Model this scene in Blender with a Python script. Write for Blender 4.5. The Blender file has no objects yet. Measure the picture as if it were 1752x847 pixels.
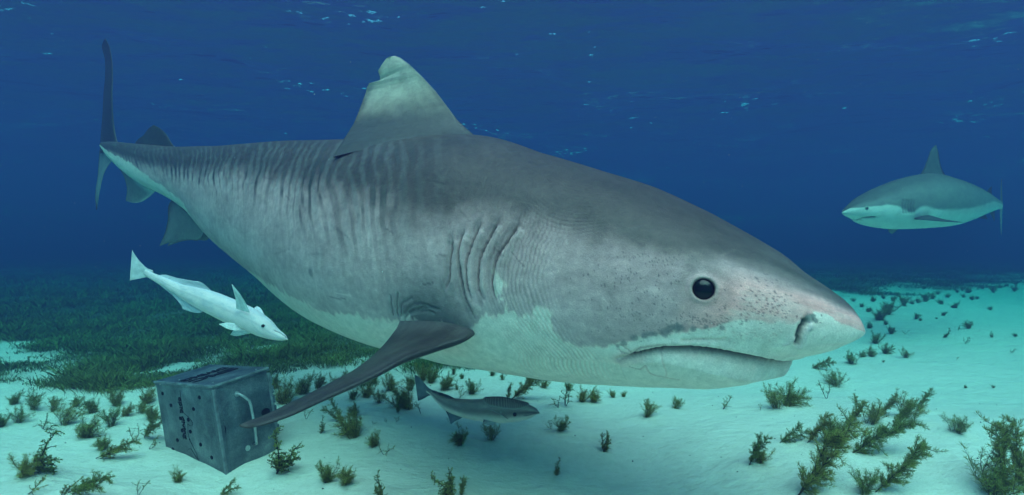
import bpy, math, numpy as np
from mathutils import Vector, Matrix, kdtree
S = bpy.context.scene
R = math.radians
# ---------------------------------------------------------------- camera, sky, sun, exposure
CAM_H = .85; F = 876.; CX = 876.; CY = 423.5
cam = bpy.data.cameras.new('camera'); co = bpy.data.objects.new('camera', cam); S.collection.objects.link(co); S.camera = co
co.location = (0, 0, CAM_H); co.rotation_euler = (math.pi/2, 0, 0)
cam.lens = 18; cam.sensor_width = 36; cam.clip_start = .05; cam.clip_end = 400
EL, AZ = 50, 170                       # sun: elevation, compass bearing it shines from (0 = +Y)
W = bpy.data.worlds.new('World'); S.world = W; W.use_nodes = True
bg = W.node_tree.nodes['Background']; sky = W.node_tree.nodes.new('ShaderNodeTexSky'); sky.sky_type = 'NISHITA'; sky.sun_disc = False
sky.sun_elevation = R(EL); sky.sun_rotation = R(AZ)
W.node_tree.links.new(sky.outputs[0], bg.inputs[0]); bg.inputs[1].default_value = .15
sl = bpy.data.lights.new('sun', 'SUN'); sl.energy = 5; sl.angle = R(75); sl.color = (1, .63, .65)
so = bpy.data.objects.new('sun', sl); S.collection.objects.link(so); so.location = (0, -2, 8)
so.rotation_euler = (R(90-EL), 0, R(180-AZ))
S.view_settings.view_transform = 'Standard'; S.view_settings.look = 'None'; S.view_settings.exposure = 1.38; S.view_settings.gamma = 1
S.cycles.max_bounces = 8; S.cycles.diffuse_bounces = 3; S.cycles.transparent_max_bounces = 12; S.cycles.volume_bounces = 0
WATER = dict(density=.5, scatter=(.019, .0195, .072), absorb=(.27, .066, .036), top=4.2, aniso=.4)
SURF_Z = 5.0
# ---------------------------------------------------------------- helpers
def hsh(ix, iy, iz, seed):
    n = (ix*374761393 + iy*668265263 + iz*2147483647 + seed*974634777) & 0xffffffff
    n = ((n ^ (n >> 13))*1274126177) & 0xffffffff
    n = ((n ^ (n >> 15))*2246822519) & 0xffffffff
    return ((n ^ (n >> 16)) & 0xffff)/65535.
def vnoise(x, y, z=0, seed=0):
    x, y, z = np.broadcast_arrays(np.asarray(x, float), np.asarray(y, float), np.asarray(z, float))
    fx, fy, fz = np.floor(x), np.floor(y), np.floor(z)
    ix, iy, iz = fx.astype(np.int64), fy.astype(np.int64), fz.astype(np.int64)
    u, v, w = x-fx, y-fy, z-fz; u = u*u*(3-2*u); v = v*v*(3-2*v); w = w*w*(3-2*w)
    o = 0
    for a in (0, 1):
        for b in (0, 1):
            for c in (0, 1):
                if c and not np.any(fz != z): continue
                o = o + hsh(ix+a, iy+b, iz+c, seed)*(u if a else 1-u)*(v if b else 1-v)*(w if c else 1-w)
    return o*2-1
def fbm(x, y, z=0, seed=0, oct=4):
    o = 0; a = 1; t = 0
    for i in range(oct):
        o = o + a*vnoise(np.asarray(x)*2**i, np.asarray(y)*2**i, np.asarray(z)*2**i, seed+i*7); t += a; a *= .5
    return o/t
def sm(a, b, x):
    t = np.clip((x-a)/(b-a), 0, 1); return t*t*(3-2*t)
def mix(a, b, t):
    t = np.asarray(t)[..., None]; return a*(1-t)+np.asarray(b)*t
def at(px, py, d):       # the point seen at pixel px,py of the photograph at distance d
    return np.array([(px-CX)/F*d, d, CAM_H-(py-CY)/F*d])
def proj(P):
    return CX+P[..., 0]/P[..., 1]*F, CY-(P[..., 2]-CAM_H)/P[..., 1]*F
def tag(o, label=None, cat=None, group=None, kind=None):
    if label: o['label'] = label
    if cat: o['category'] = cat
    if group: o['group'] = group
    if kind: o['kind'] = kind
    return o
def empty(name, loc):
    o = bpy.data.objects.new(name, None); S.collection.objects.link(o); o.location = loc; o.empty_display_size = .1; return o
def link(name, me, parent=None, mat=None):
    o = bpy.data.objects.new(name, me); S.collection.objects.link(o)
    if mat: me.materials.append(mat)
    if parent: o.parent = parent
    return o
def mesh_np(name, V, faces, col=None, smooth=True):
    """V (n,3); faces: list of int arrays (m,3) or (m,4)"""
    me = bpy.data.meshes.new(name); V = np.ascontiguousarray(V, np.float32)
    faces = [np.asarray(f, np.int32) for f in faces if len(f)]
    loops = np.concatenate([f.ravel() for f in faces]); cnt = np.concatenate([np.full(len(f), f.shape[1], np.int32) for f in faces])
    me.vertices.add(len(V)); me.vertices.foreach_set('co', V.ravel())
    me.loops.add(len(loops)); me.loops.foreach_set('vertex_index', loops)
    me.polygons.add(len(cnt)); me.polygons.foreach_set('loop_start', np.concatenate([[0], np.cumsum(cnt)[:-1]]).astype(np.int32))
    me.polygons.foreach_set('loop_total', cnt); me.polygons.foreach_set('use_smooth', np.full(len(cnt), smooth))
    me.update(calc_edges=True)
    if col is not None:
        a = me.color_attributes.new('pigment', 'FLOAT_COLOR', 'POINT')
        c = np.ones((len(V), 4), np.float32); c[:, :3] = np.clip(col, 0, 1); a.data.foreach_set('color', c.ravel())
    me.validate(); return me
def nodes(name):
    m = bpy.data.materials.new(name); m.use_nodes = True; nt = m.node_tree
    return m, nt, nt.nodes['Principled BSDF'], nt.nodes.new, nt.links.new
def texcoord(nt, scale, kind='Object', vec=(1, 1, 1)):
    tc = nt.nodes.new('ShaderNodeTexCoord'); mp = nt.nodes.new('ShaderNodeMapping'); nt.links.new(tc.outputs[kind], mp.inputs[0])
    mp.inputs['Scale'].default_value = [scale*v for v in vec]; return mp.outputs[0]
def noise_node(nt, scale, detail=4, vec=(1, 1, 1), rough=.55):
    n = nt.nodes.new('ShaderNodeTexNoise'); n.inputs['Scale'].default_value = 1; n.inputs['Detail'].default_value = detail; n.inputs['Roughness'].default_value = rough
    nt.links.new(texcoord(nt, scale, 'Object', vec), n.inputs['Vector']); return n.outputs['Fac']
def ramp(nt, src, pts):
    r = nt.nodes.new('ShaderNodeValToRGB'); nt.links.new(src, r.inputs[0]); e = r.color_ramp.elements
    while len(e) < len(pts): e.new(.5)
    for q, (p, c) in zip(e, pts): q.position = p; q.color = (*c, 1) if len(c) == 3 else c
    return r.outputs[0]
def mul(nt, a, b, fac=1):
    m = nt.nodes.new('ShaderNodeMix'); m.data_type = 'RGBA'; m.blend_type = 'MULTIPLY'; m.inputs[0].default_value = fac
    nt.links.new(a, m.inputs[6]); nt.links.new(b, m.inputs[7]); return m.outputs[2]
def bump(nt, h, dist, strength=1, prev=None):
    b = nt.nodes.new('ShaderNodeBump'); b.inputs['Distance'].default_value = dist; b.inputs['Strength'].default_value = strength
    nt.links.new(h, b.inputs['Height'])
    if prev: nt.links.new(prev, b.inputs['Normal'])
    return b.outputs[0]
def plain(name, col, rough=.6, metal=0, spec=.3, nscale=40, amt=.25, bmp=.0005):
    m, nt, p, N, L = nodes(name); p.inputs['Roughness'].default_value = rough; p.inputs['Metallic'].default_value = metal; p.inputs['Specular IOR Level'].default_value = spec
    n = noise_node(nt, nscale); c = np.array(col); L(ramp(nt, n, [(.3, tuple(c*(1-amt))), (.7, tuple(np.minimum(1, c*(1+amt))))]), p.inputs['Base Color'])
    L(bump(nt, n, bmp), p.inputs['Normal']); return m
def skin(name, rough=.5, spec=.18, nscale=260, amt=.12, bmp=.0006):
    m, nt, p, N, L = nodes(name); p.inputs['Roughness'].default_value = rough; p.inputs['Specular IOR Level'].default_value = spec
    a = N('ShaderNodeAttribute'); a.attribute_name = 'pigment'
    n = noise_node(nt, nscale, 3, rough=.7); n2 = noise_node(nt, nscale*.12, 5, rough=.65)
    c = mul(nt, a.outputs['Color'], ramp(nt, n, [(.3, (1-amt,)*3), (.7, (1+amt,)*3)]))
    c = mul(nt, c, ramp(nt, n2, [(.3, (1-amt,)*3), (.7, (1+amt,)*3)])); L(c, p.inputs['Base Color'])
    L(bump(nt, n2, bmp*3, 1, bump(nt, n, bmp)), p.inputs['Normal']); return m
# ---------------------------------------------------------------- where the weed grows: photo column, row of the foot, height in rows, kind, lean, label
PL = [
 (41, 814, 62, 'bushy', 8, 'bushy brown-green weed clump with an upright tip, nearest the left edge in the foreground'),
 (62, 806, 40, 'knob', 62, 'brown branch of weed leaning right out of the clump at the lower left'),
 (48, 845, 42, 'twig', 38, 'thin twiggy weed leaning right in the bottom left corner'),
 (109, 846, 32, 'knob', 6, 'short upright end of weed left of the low spreading branch at the bottom left'),
 (120, 845, 42, 'plume', 64, 'low weed branch spreading right along the bottom left of the sand'),
 (176, 768, 38, 'bushy', 14, 'compact dark weed clump halfway between left edge and metal box'),
 (168, 785, 32, 'plume', 62, 'feathery weed lying to the right, just below the compact clump left of the metal box'),
 (192, 730, 44, 'bushy', 5, 'upright weed clump further back, left of the metal box at the meadow edge'),
 (231, 756, 32, 'twig', 10, 'spiky small weed tuft close left of the metal box'),
 (246, 748, 42, 'plume', 40, 'arching weed stem leaning right to touch the left face of the metal box'),
 (75, 734, 26, 'twig', 55, 'thin dark creeping weed on sand behind the left foreground clump'),
 (112, 726, 46, 'bushy', 10, 'broad green weed bush at the left edge of the meadow'),
 (146, 748, 52, 'bushy', 22, 'yellow-green weed bush leaning right in front of the meadow at left'),
 (34, 722, 34, 'bushy', 12, 'greyish green weed clump near the left edge at the meadow border'),
 (3, 729, 34, 'bushy', 0, 'weed clump cut by the left edge of the picture'),
 (72, 733, 22, 'twig', 10, 'small dark sprig beside the broad weed bush at left'),
 (256, 768, 20, 'twig', 52, 'tiny dark sprig leaning right at the foot of the metal box'),
 (306, 824, 32, 'bushy', 2, 'small round weed tuft on the sand in front of the metal box'),
 (237, 847, 34, 'twig', 8, 'thin bare sprig at the bottom edge, left of the box'),
 (377, 846, 22, 'plume', 55, 'small weed stem leaning right below the front corner of the metal box'),
 (478, 808, 86, 'knob', 28, 'tall knobbly dark weed stem leaning right beside the metal box'),
 (549, 741, 30, 'knob', 3, 'small upright knobbly sprig right of the metal box'),
 (524, 717, 26, 'twig', 8, 'small light sprig just above the dark fin tip, right of the metal box'),
 (563, 824, 52, 'bushy', 4, 'dense olive weed bush in the foreground right of the tall knobbly stem'),
 (590, 828, 46, 'bushy', 20, 'second olive weed bush, touching the right side of the dense one'),
 (656, 852, 52, 'knob', -14, 'brown knobbly weed at the bottom edge, under the big pectoral fin'),
 (772, 850, 78, 'knob', -14, 'tall thin weed stem leaning left at the bottom centre'),
 (789, 850, 38, 'plume', 8, 'short spiky weed at the right foot of the tall thin stem at bottom centre'),
 (606, 712, 32, 'bushy', -3, 'compact green clump right under the trailing pectoral fin'),
 (606, 747, 58, 'bushy', -32, 'large dense weed bush leaning left on the sand below the pectoral fin'),
 (585, 722, 34, 'plume', -42, 'loose yellow-green fronds leaning left above the large leaning bush'),
 (640, 764, 34, 'bushy', -20, 'dark weed lump at the right end of the large leaning bush'),
 (658, 778, 34, 'twig', 18, 'open twiggy weed right of the large leaning bush'),
 (647, 690, 30, 'bushy', 4, 'dark green clump directly under the middle of the pectoral fin'),
 (700, 700, 62, 'bushy', -24, 'dense olive weed bush left of the tail of the dark grey fish'),
 (720, 708, 26, 'twig', -10, 'small sprig below the tail fin of the dark grey fish'),
 (682, 708, 32, 'plume', -8, 'upright narrow weed left of the olive bush by the dark fish\'s tail'),
 (679, 722, 16, 'twig', 2, 'tiny sprig in front of the narrow upright weed under the fin'),
 (638, 726, 9, 'twig', 20, 'very small tuft low on the sand beneath the pectoral fin'),
 (661, 723, 9, 'twig', -20, 'very small tuft right of its twin beneath the pectoral fin'),
 (761, 667, 40, 'bushy', 6, 'upright grey-green bush behind the back of the dark grey fish'),
 (782, 667, 17, 'knob', 0, 'little knobbly sprig between two bushes behind the dark fish'),
 (808, 674, 34, 'bushy', 15, 'rounded open bush behind the dark fish, under the shark belly'),
 (787, 681, 20, 'twig', 35, 'thin stalk leaning right just above the dark fish\'s back'),
 (788, 759, 46, 'bushy', -4, 'upright dark bush below the anal fin of the dark grey fish'),
 (839, 754, 38, 'bushy', 0, 'round dark bush directly below the head of the dark grey fish'),
 (770, 724, 14, 'twig', -12, 'scrap of weed touching the anal fin of the dark fish'),
 (868, 683, 26, 'plume', 20, 'loose stalks rising behind the head of the dark fish'),
 (876, 683, 46, 'plume', 52, 'wide feathery weed plume leaning right above the head of the dark fish'),
 (516, 674, 52, 'bushy', 0, 'yellow-green bush behind the right corner of the metal box'),
 (488, 690, 62, 'bushy', -4, 'tall green bush right behind the hinge side of the metal box'),
 (627, 680, 38, 'bushy', 2, 'broad grey-green bush just below the middle of the pectoral fin edge'),
 (603, 683, 28, 'bushy', -2, 'small bush left of the broad one below the pectoral fin'),
 (668, 668, 40, 'bushy', 10, 'bush at the meadow border where the pectoral fin crosses it'),
 (738, 655, 40, 'bushy', 4, 'olive bush at the meadow border behind the dark fish\'s tail'),
 (958, 737, 37, 'bushy', 4, 'cone-shaped olive bush on open sand right of the dark fish'),
 (943, 734, 16, 'twig', -30, 'low spray at the left foot of the cone-shaped bush'),
 (1105, 713, 38, 'bushy', 12, 'narrow dark tuft below the corner of the shark\'s mouth'),
 (1153, 699, 26, 'bushy', 22, 'small tuft leaning right below the shark\'s lower jaw'),
 (1237, 700, 30, 'twig', 4, 'open small tuft on sand below the middle of the shark\'s jaw'),
 (1033, 774, 36, 'knob', 34, 'dark bent sprig leaning right, alone in the middle of the sand'),
 (952, 813, 34, 'knob', 0, 'dark branching sprig alone low on the central sand'),
 (956, 698, 30, 'twig', -16, 'thin bare stalk leaning left right of the feathery plume'),
 (968, 694, 42, 'twig', 26, 'bare thin stalk leaning right under the shark\'s throat'),
 (995, 687, 34, 'bushy', 14, 'open green bush under the shark\'s throat'),
 (1015, 688, 34, 'bushy', 10, 'yellow-green bush against the lower outline of the shark\'s throat'),
 (1049, 680, 19, 'bushy', 0, 'left one of two tiny tufts under the shark\'s gill side'),
 (1066, 679, 15, 'bushy', 6, 'right one of two tiny tufts under the shark\'s gill side'),
 (1283, 796, 56, 'plume', 20, 'weed plume leaning right on the shoulder of the right sand mound'),
 (1300, 792, 40, 'bushy', 26, 'dense weed foot of the plume on the right sand mound'),
 (1334, 757, 30, 'plume', 56, 'thin weed strand bridging two bushes on the right sand mound'),
 (1302, 702, 14, 'twig', 5, 'tiny tuft left of the green bush below the shark\'s chin'),
 (1330, 698, 50, 'bushy', -4, 'upright green bush just below the shark\'s chin'),
 (1345, 694, 56, 'bushy', 30, 'green bush leaning right from the one below the shark\'s chin'),
 (1388, 630, 18, 'plume', 62, 'low creeping weed strand just below the shark\'s snout'),
 (1432, 661, 40, 'bushy', 2, 'dark round bush below and right of the snout'),
 (1414, 682, 36, 'twig', -6, 'thin two-stalked sprig in front of the dark round bush near the snout'),
 (1458, 623, 30, 'bushy', 0, 'dark clump right under the tip of the snout'),
 (1476, 611, 16, 'bushy', 5, 'small clump right of the one under the snout tip'),
 (1490, 610, 24, 'bushy', 2, 'small narrow clump second to the right of the snout tip'),
 (1513, 605, 26, 'bushy', 10, 'ragged dark clump with a loose foot right of the snout'),
 (1497, 587, 28, 'bushy', 6, 'large dark clump right beside the snout tip'),
 (1551, 612, 21, 'bushy', 0, 'single small oval bush on open sand right of the snout'),
 (1503, 547, 32, 'bushy', 10, 'biggest dark bush of the far row behind the snout tip'),
 (1517, 540, 34, 'bushy', 4, 'tall narrow bush joined to the biggest one of the far row'),
 (1384, 757, 56, 'plume', 22, 'weed plume rising at the left of the wide bush on the right'),
 (1418, 758, 74, 'bushy', 16, 'tallest yellow-green bush of the wide clump at right'),
 (1447, 729, 44, 'plume', 32, 'fronds leaning right out of the wide clump at right'),
 (1466, 712, 34, 'plume', 8, 'small fan of fronds between the two bushes of the middle right'),
 (1490, 724, 52, 'bushy', 16, 'narrow olive bush in the middle of the right sand'),
 (1506, 712, 38, 'plume', 34, 'thin-stalked feather of weed leaning right'),
 (1526, 730, 46, 'plume', 32, 'low left foot of the dense bush at the right, leaning right'),
 (1550, 714, 54, 'bushy', 10, 'dense grey-green bush with side sprays at the right'),
 (1570, 700, 32, 'plume', 42, 'side spray leaning right from the dense bush at the right'),
 (1635, 739, 44, 'bushy', 4, 'single upright oval bush on open sand at the right'),
 (1368, 848, 98, 'plume', 52, 'long brown-green weed branch sweeping up to the right at the bottom right'),
 (1455, 775, 56, 'plume', 62, 'yellowish end fronds beyond the long sweeping branch'),
 (1482, 848, 58, 'bushy', 12, 'brown dense bush at the bottom, foot of the big right fan'),
 (1503, 842, 90, 'plume', 40, 'big weed fan leaning right at the bottom right'),
 (1708, 850, 96, 'bushy', -2, 'large dark dense weed bush by the lower right edge'),
 (1716, 848, 125, 'plume', 4, 'tall fronds rising out of the large bush by the lower right edge'),
 (1746, 842, 118, 'plume', 3, 'tall weed fronds cut by the right edge of the picture'),
]
FAR = [(1485, 534, 14), (1546, 525, 24), (1560, 521, 12), (1571, 517, 14), (1583, 516, 22), (1595, 512, 16), (1611, 521, 14), (1632, 527, 18), (1620, 509, 12), (1648, 509, 10), (1657, 502, 15), (1663, 513, 11), (1672, 512, 8), (1700, 501, 15), (1712, 493, 10), (1735, 499, 14), (1740, 489, 10), (1474, 524, 12), (1460, 517, 10), (1528, 515, 14), (1537, 508, 12), (1604, 503, 11), (1637, 500, 9), (1680, 494, 9), (1722, 489, 9), (1494, 516, 14), (1512, 511, 12), (1645, 497, 9)]
MIDP = [(1525, 571, 20, 'bushy', 'dark narrow tuft midway between snout and far row'), (1516, 556, 12, 'bushy', 'small tuft above the dark narrow one beside the snout'), (1488, 562, 16, 'bushy', 'faint small tuft just right of the snout tip, above the large clump'), (1548, 572, 11, 'twig', 'faint tiny sprig on open sand right of the snout'), (1566, 544, 15, 'bushy', 'greyish tuft on sand in front of the far row, left one'), (1574, 549, 8, 'bushy', 'very small tuft at the foot of the greyish one'), (1613, 540, 12, 'bushy', 'lone dark oval tuft in front of the far row'), (1603, 545, 5, 'bushy', 'speck of weed left of the lone dark oval tuft'), (1694, 530, 10, 'bushy', 'lone oval tuft on the far right sand'), (1658, 562, 20, 'bushy', 'upright faint tuft on the right sand, above the creeping strand'), (1616, 578, 15, 'knob', 'left end of the creeping strand on the far right sand'), (1640, 566, 12, 'twig', 'right end of the creeping strand on the far right sand'), (1652, 588, 16, 'twig', 'bent bare sprig below the creeping strand'), (1697, 578, 15, 'knob', 'small branching tuft right of the bent bare sprig'), (1738, 576, 10, 'bushy', 'tiny tuft close to the right edge of the picture'), (1730, 604, 12, 'twig', 'low sprig near the right edge, below the tiny tuft'), (1637, 617, 9, 'twig', 'lone thin stalk in the middle of the right sand'), (1652, 664, 8, 'bushy', 'left one of two specks of weed on the right sand'), (1700, 664, 8, 'bushy', 'right one of two specks of weed on the right sand'), (1511, 620, 6, 'bushy', 'crumb of weed below the ragged clump right of the snout')]
BORD = [(22, 692), (60, 700), (88, 704), (130, 694), (160, 706), (214, 712), (240, 706), (262, 716), (200, 694), (250, 690), (470, 664), (545, 664), (575, 668), (590, 656), (640, 655), (700, 668), (722, 652), (775, 641), (790, 648), (842, 643), (860, 650), (905, 652), (930, 664), (975, 668)]
# ---------------------------------------------------------------- seabed
def u_bound(px, py):
    return (px-CX)/F, CAM_H/((py-CY)/F)
GB = [(-200, 640), (0, 650), (100, 668), (200, 684), (300, 678), (440, 680), (520, 668), (600, 662), (660, 668), (700, 654), (760, 636), (860, 622), (1000, 600), (1150, 570), (1300, 535), (1440, 512), (1500, 506), (1600, 500), (1700, 490), (1752, 485), (2000, 482)]
gbu = np.array([u_bound(*g)[0] for g in GB]); gbd = np.array([u_bound(*g)[1] for g in GB])
def meadow_edge(x, y):      # > 0 : metres inside the weed meadow, relative to distance
    y = np.maximum(y, .3); return (y-np.interp(x/y, gbu, gbd))/y
FOOT = []      # sand heaped against each plant
MOUNDS = [(1.75, 2.2, .9, .5, .10), (1.3, 1.75, .5, .25, .045), (-.5, 1.65, .6, .3, .03), (-2.2, 3, .9, .5, .05), (.35, 1.9, .5, .22, -.035), (-1.45, 1.72, .4, .2, .05), (-1.0, 1.85, .3, .15, -.045), (3, 3.4, 1.1, .6, .07), (-.9, 2.5, .6, .4, .04), (.9, 2.7, .8, .4, .03), (2.6,2.3,.5,.4,.05)]
def height(x, y):
    h = .06*fbm(x*.35+3, y*.5, 0, 11, 3)+.022*fbm(x*1.6, y*2.6+x*.5, 0, 5, 3)+.008*fbm(x*7, y*9, 0, 9, 2)
    for a, b, c, d, e in MOUNDS: h = h+e*np.exp(-((x-a)/c)**2-((y-b)/d)**2)
    for a, b, c, e in FOOT:
        w = (np.abs(x-a) < c*2.6) & (np.abs(y-b) < c*2.6)
        if np.any(w): h = h+np.where(w, e*np.exp(-((x-a)/c)**2-((y-b)/c)**2), 0)
    return h*sm(0, 1.2, y+.3)-.02*sm(2,0,y)
def make_axis(lo, hi, fine0, fine1, step):
    a = [np.arange(fine0, fine1, step)]; v = fine1; st = step; r = []
    while v < hi: r.append(v); st *= 1.08; v += st
    l = []; v = fine0-step; st = step
    while v > lo: l.append(v); st *= 1.08; v -= st
    return np.concatenate([l[::-1], a[0], r, [hi]])
def grid_faces(n, m, wrap=False):
    i, k = np.meshgrid(np.arange(n-1), np.arange(m if wrap else m-1), indexing='ij'); k2 = (k+1) % m
    return np.stack([i*m+k, (i+1)*m+k, (i+1)*m+k2, i*m+k2], -1).reshape(-1, 4)
def ground_at(px, py):
    d = CAM_H/max(.02, (py-CY)/F)
    for _ in range(30):
        x = (px-CX)/F*d; d += .6*((CAM_H-float(height(x, d)))/((py-CY)/F)-d)
    x = (px-CX)/F*d; return x, d, float(height(x, d))
ft = np.random.RandomState(3); feet = []
for q in PL+[(b[0], b[1], 20) for b in BORD]+[(b[0], b[1], b[2]) for b in FAR]+[(b[0], b[1], b[2]) for b in MIDP]:
    x, y, z = ground_at(q[0], q[1]); r_ = max(.03, q[2]/F*y*.55); feet.append((x+ft.normal()*r_*.3, y+ft.normal()*r_*.3, r_, r_*ft.uniform(.12, .3)))
FOOT = feet
def meadow_patch(x, y, e): return .9*vnoise(x*1.3+9, y*.7, 0, 31)+.6*vnoise(x*3.3, y*2, 0, 33)+.35*vnoise(x*7, y*5, 0, 34)+e*1.2+6*np.maximum(0, e-.22)+.25
gx = make_axis(-55, 55, -3.6, 4.2, .022); gy = make_axis(-22, 70, .8, 5, .022)
X, Y = np.meshgrid(gx, gy, indexing='ij'); Z = height(X, Y)
me_ = meadow_edge(X, Y)+.12*fbm(X*1.5, Y*1.5, 0, 77, 4)
mask = sm(0, .05, me_)*(.12+.88*sm(.0, .9, meadow_patch(X, Y, me_)+.25*fbm(X*9, Y*7, 0, 35, 2)))*sm(-1,.6,Y)
sand_c = np.array([.72, .66, .56])*(1+.05*fbm(X*2, Y*2, 0, 3)[..., None])
colg = mix(sand_c, np.array([.06, .075, .035]), mask*.92)
GN = grid_faces(len(gx), len(gy))
gm, nt, p, N, L = nodes('sand'); p.inputs['Roughness'].default_value = .95; p.inputs['Specular IOR Level'].default_value = .1
a = N('ShaderNodeAttribute'); a.attribute_name = 'pigment'
n1 = noise_node(nt, 160, 3, rough=.7); n2 = noise_node(nt, 5, 5, (1, 1.8, 1)); n3 = noise_node(nt, 26, 4, (1, 1.6, 1))
c = mul(nt, a.outputs['Color'], ramp(nt, n1, [(.25, (.80, .79, .77)), (.45, (.98, .98, .98)), (.8, (1.06, 1.06, 1.06))]))
c = mul(nt, c, ramp(nt, n3, [(.3, (.93, .93, .92)), (.6, (1.02, 1.02, 1.02))])); L(c, p.inputs['Base Color'])
L(bump(nt, n1, .002, 1, bump(nt, n3, .009, 1, bump(nt, n2, .022))), p.inputs['Normal'])
tag(link('sand_seabed', mesh_np('sand_seabed', np.stack([X, Y, Z], -1).reshape(-1, 3), [GN], colg.reshape(-1, 3)), None, gm), kind='structure', label='pale rippled sand seabed')
# ---------------------------------------------------------------- water surface and the water itself
wx = np.linspace(-55, 55, 330); wy = np.linspace(-20, 68, 300); X2, Y2 = np.meshgrid(wx, wy, indexing='ij')
Z2 = SURF_Z+.16*fbm(X2*.45, Y2*.6, 0, 51, 3)
wm, nt, p, N, L = nodes('water_surface'); nt.nodes.remove(p)
t = N('ShaderNodeBsdfTransparent'); gl = N('ShaderNodeBsdfGlossy'); gl.inputs['Roughness'].default_value = .12; fr = N('ShaderNodeFresnel'); fr.inputs[0].default_value = 1.33
clus = ramp(nt, noise_node(nt, .33, 3, (1, 1.2, 1), .6), [(.50, (.86, .86, .86)), (.72, (1.12, 1.12, 1.12))])
m_ = N('ShaderNodeMath'); m_.operation = 'MULTIPLY'; L(noise_node(nt, 3.2, 4, (1, 1.3, 1), .6), m_.inputs[0]); L(clus, m_.inputs[1])
crest = ramp(nt, m_.outputs[0], [(.636, (0, 0, 0)), (.77, (1, 1, 1))])
nb = bump(nt, crest, .22, 1, bump(nt, noise_node(nt, .8, 3, (1, 1.5, 1), .5), .15))
L(nb, fr.inputs['Normal']); L(nb, gl.inputs['Normal']); mx = N('ShaderNodeMixShader'); L(fr.outputs[0], mx.inputs[0]); L(t.outputs[0], mx.inputs[1]); L(gl.outputs[0], mx.inputs[2])
L(mx.outputs[0], nt.nodes['Material Output'].inputs[0])
tag(link('water_surface', mesh_np('water_surface', np.stack([X2, Y2, Z2], -1).reshape(-1, 3), [grid_faces(330, 300)]), None, wm), kind='structure', label='rippled underside of the sea surface with glints of sky')
hv = np.array([(x, y, z) for z in (-1.6, WATER['top']) for y in (-24, 72) for x in (-58, 58)], float)
hf = [[(0, 2, 3, 1), (4, 5, 7, 6), (0, 1, 5, 4), (1, 3, 7, 5), (3, 2, 6, 7), (2, 0, 4, 6)]]
vm, nt, p, N, L = nodes('sea_water'); nt.nodes.remove(p); pv = N('ShaderNodeVolumePrincipled'); L(pv.outputs[0], nt.nodes['Material Output'].inputs[1])
D = WATER['density']; col = [s/D for s in WATER['scatter']]; ab = [(1-(q/D)/(1-c))**2 for q, c in zip(WATER['absorb'], col)]
pv.inputs['Color'].default_value = (*col, 1); pv.inputs['Absorption Color'].default_value = (*ab, 1); pv.inputs['Density'].default_value = D; pv.inputs['Anisotropy'].default_value = WATER['aniso']
tag(link('haze', mesh_np('haze', hv, hf, smooth=False), None, vm), kind='stuff', label='clear blue sea water fading everything far to blue')
# ---------------------------------------------------------------- fish bodies
def pchip(x, y, q):
    x = np.asarray(x, float); y = np.asarray(y, float); h = np.diff(x); dl = np.diff(y)/h
    m = np.zeros_like(y); m[0] = dl[0]; m[-1] = dl[-1]; ok = dl[:-1]*dl[1:] > 0
    w1 = 2*h[1:]+h[:-1]; w2 = h[1:]+2*h[:-1]
    with np.errstate(all='ignore'): mm = (w1+w2)/(w1/dl[:-1]+w2/dl[1:])
    m[1:-1] = np.where(ok, mm, 0); k = np.clip(np.searchsorted(x, q)-1, 0, len(h)-1); t = (q-x[k])/h[k]
    return y[k]*(1+2*t)*(1-t)**2+h[k]*m[k]*t*(1-t)**2+y[k+1]*t*t*(3-2*t)+h[k]*m[k+1]*t*t*(t-1)
def cr(x, Y_, q):
    x = np.asarray(x, float); Y_ = np.asarray(Y_, float); m = np.gradient(Y_, x, axis=0)
    h = np.diff(x); k = np.clip(np.searchsorted(x, q)-1, 0, len(h)-1); t = (q-x[k])/h[k]; hk = h[k]
    if Y_.ndim > 1: t = t[:, None]; hk = hk[:, None]
    return Y_[k]*(1+2*t)*(1-t)**2+hk*m[k]*t*(1-t)**2+Y_[k+1]*t*t*(3-2*t)+hk*m[k+1]*t*t*(t-1)
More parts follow.
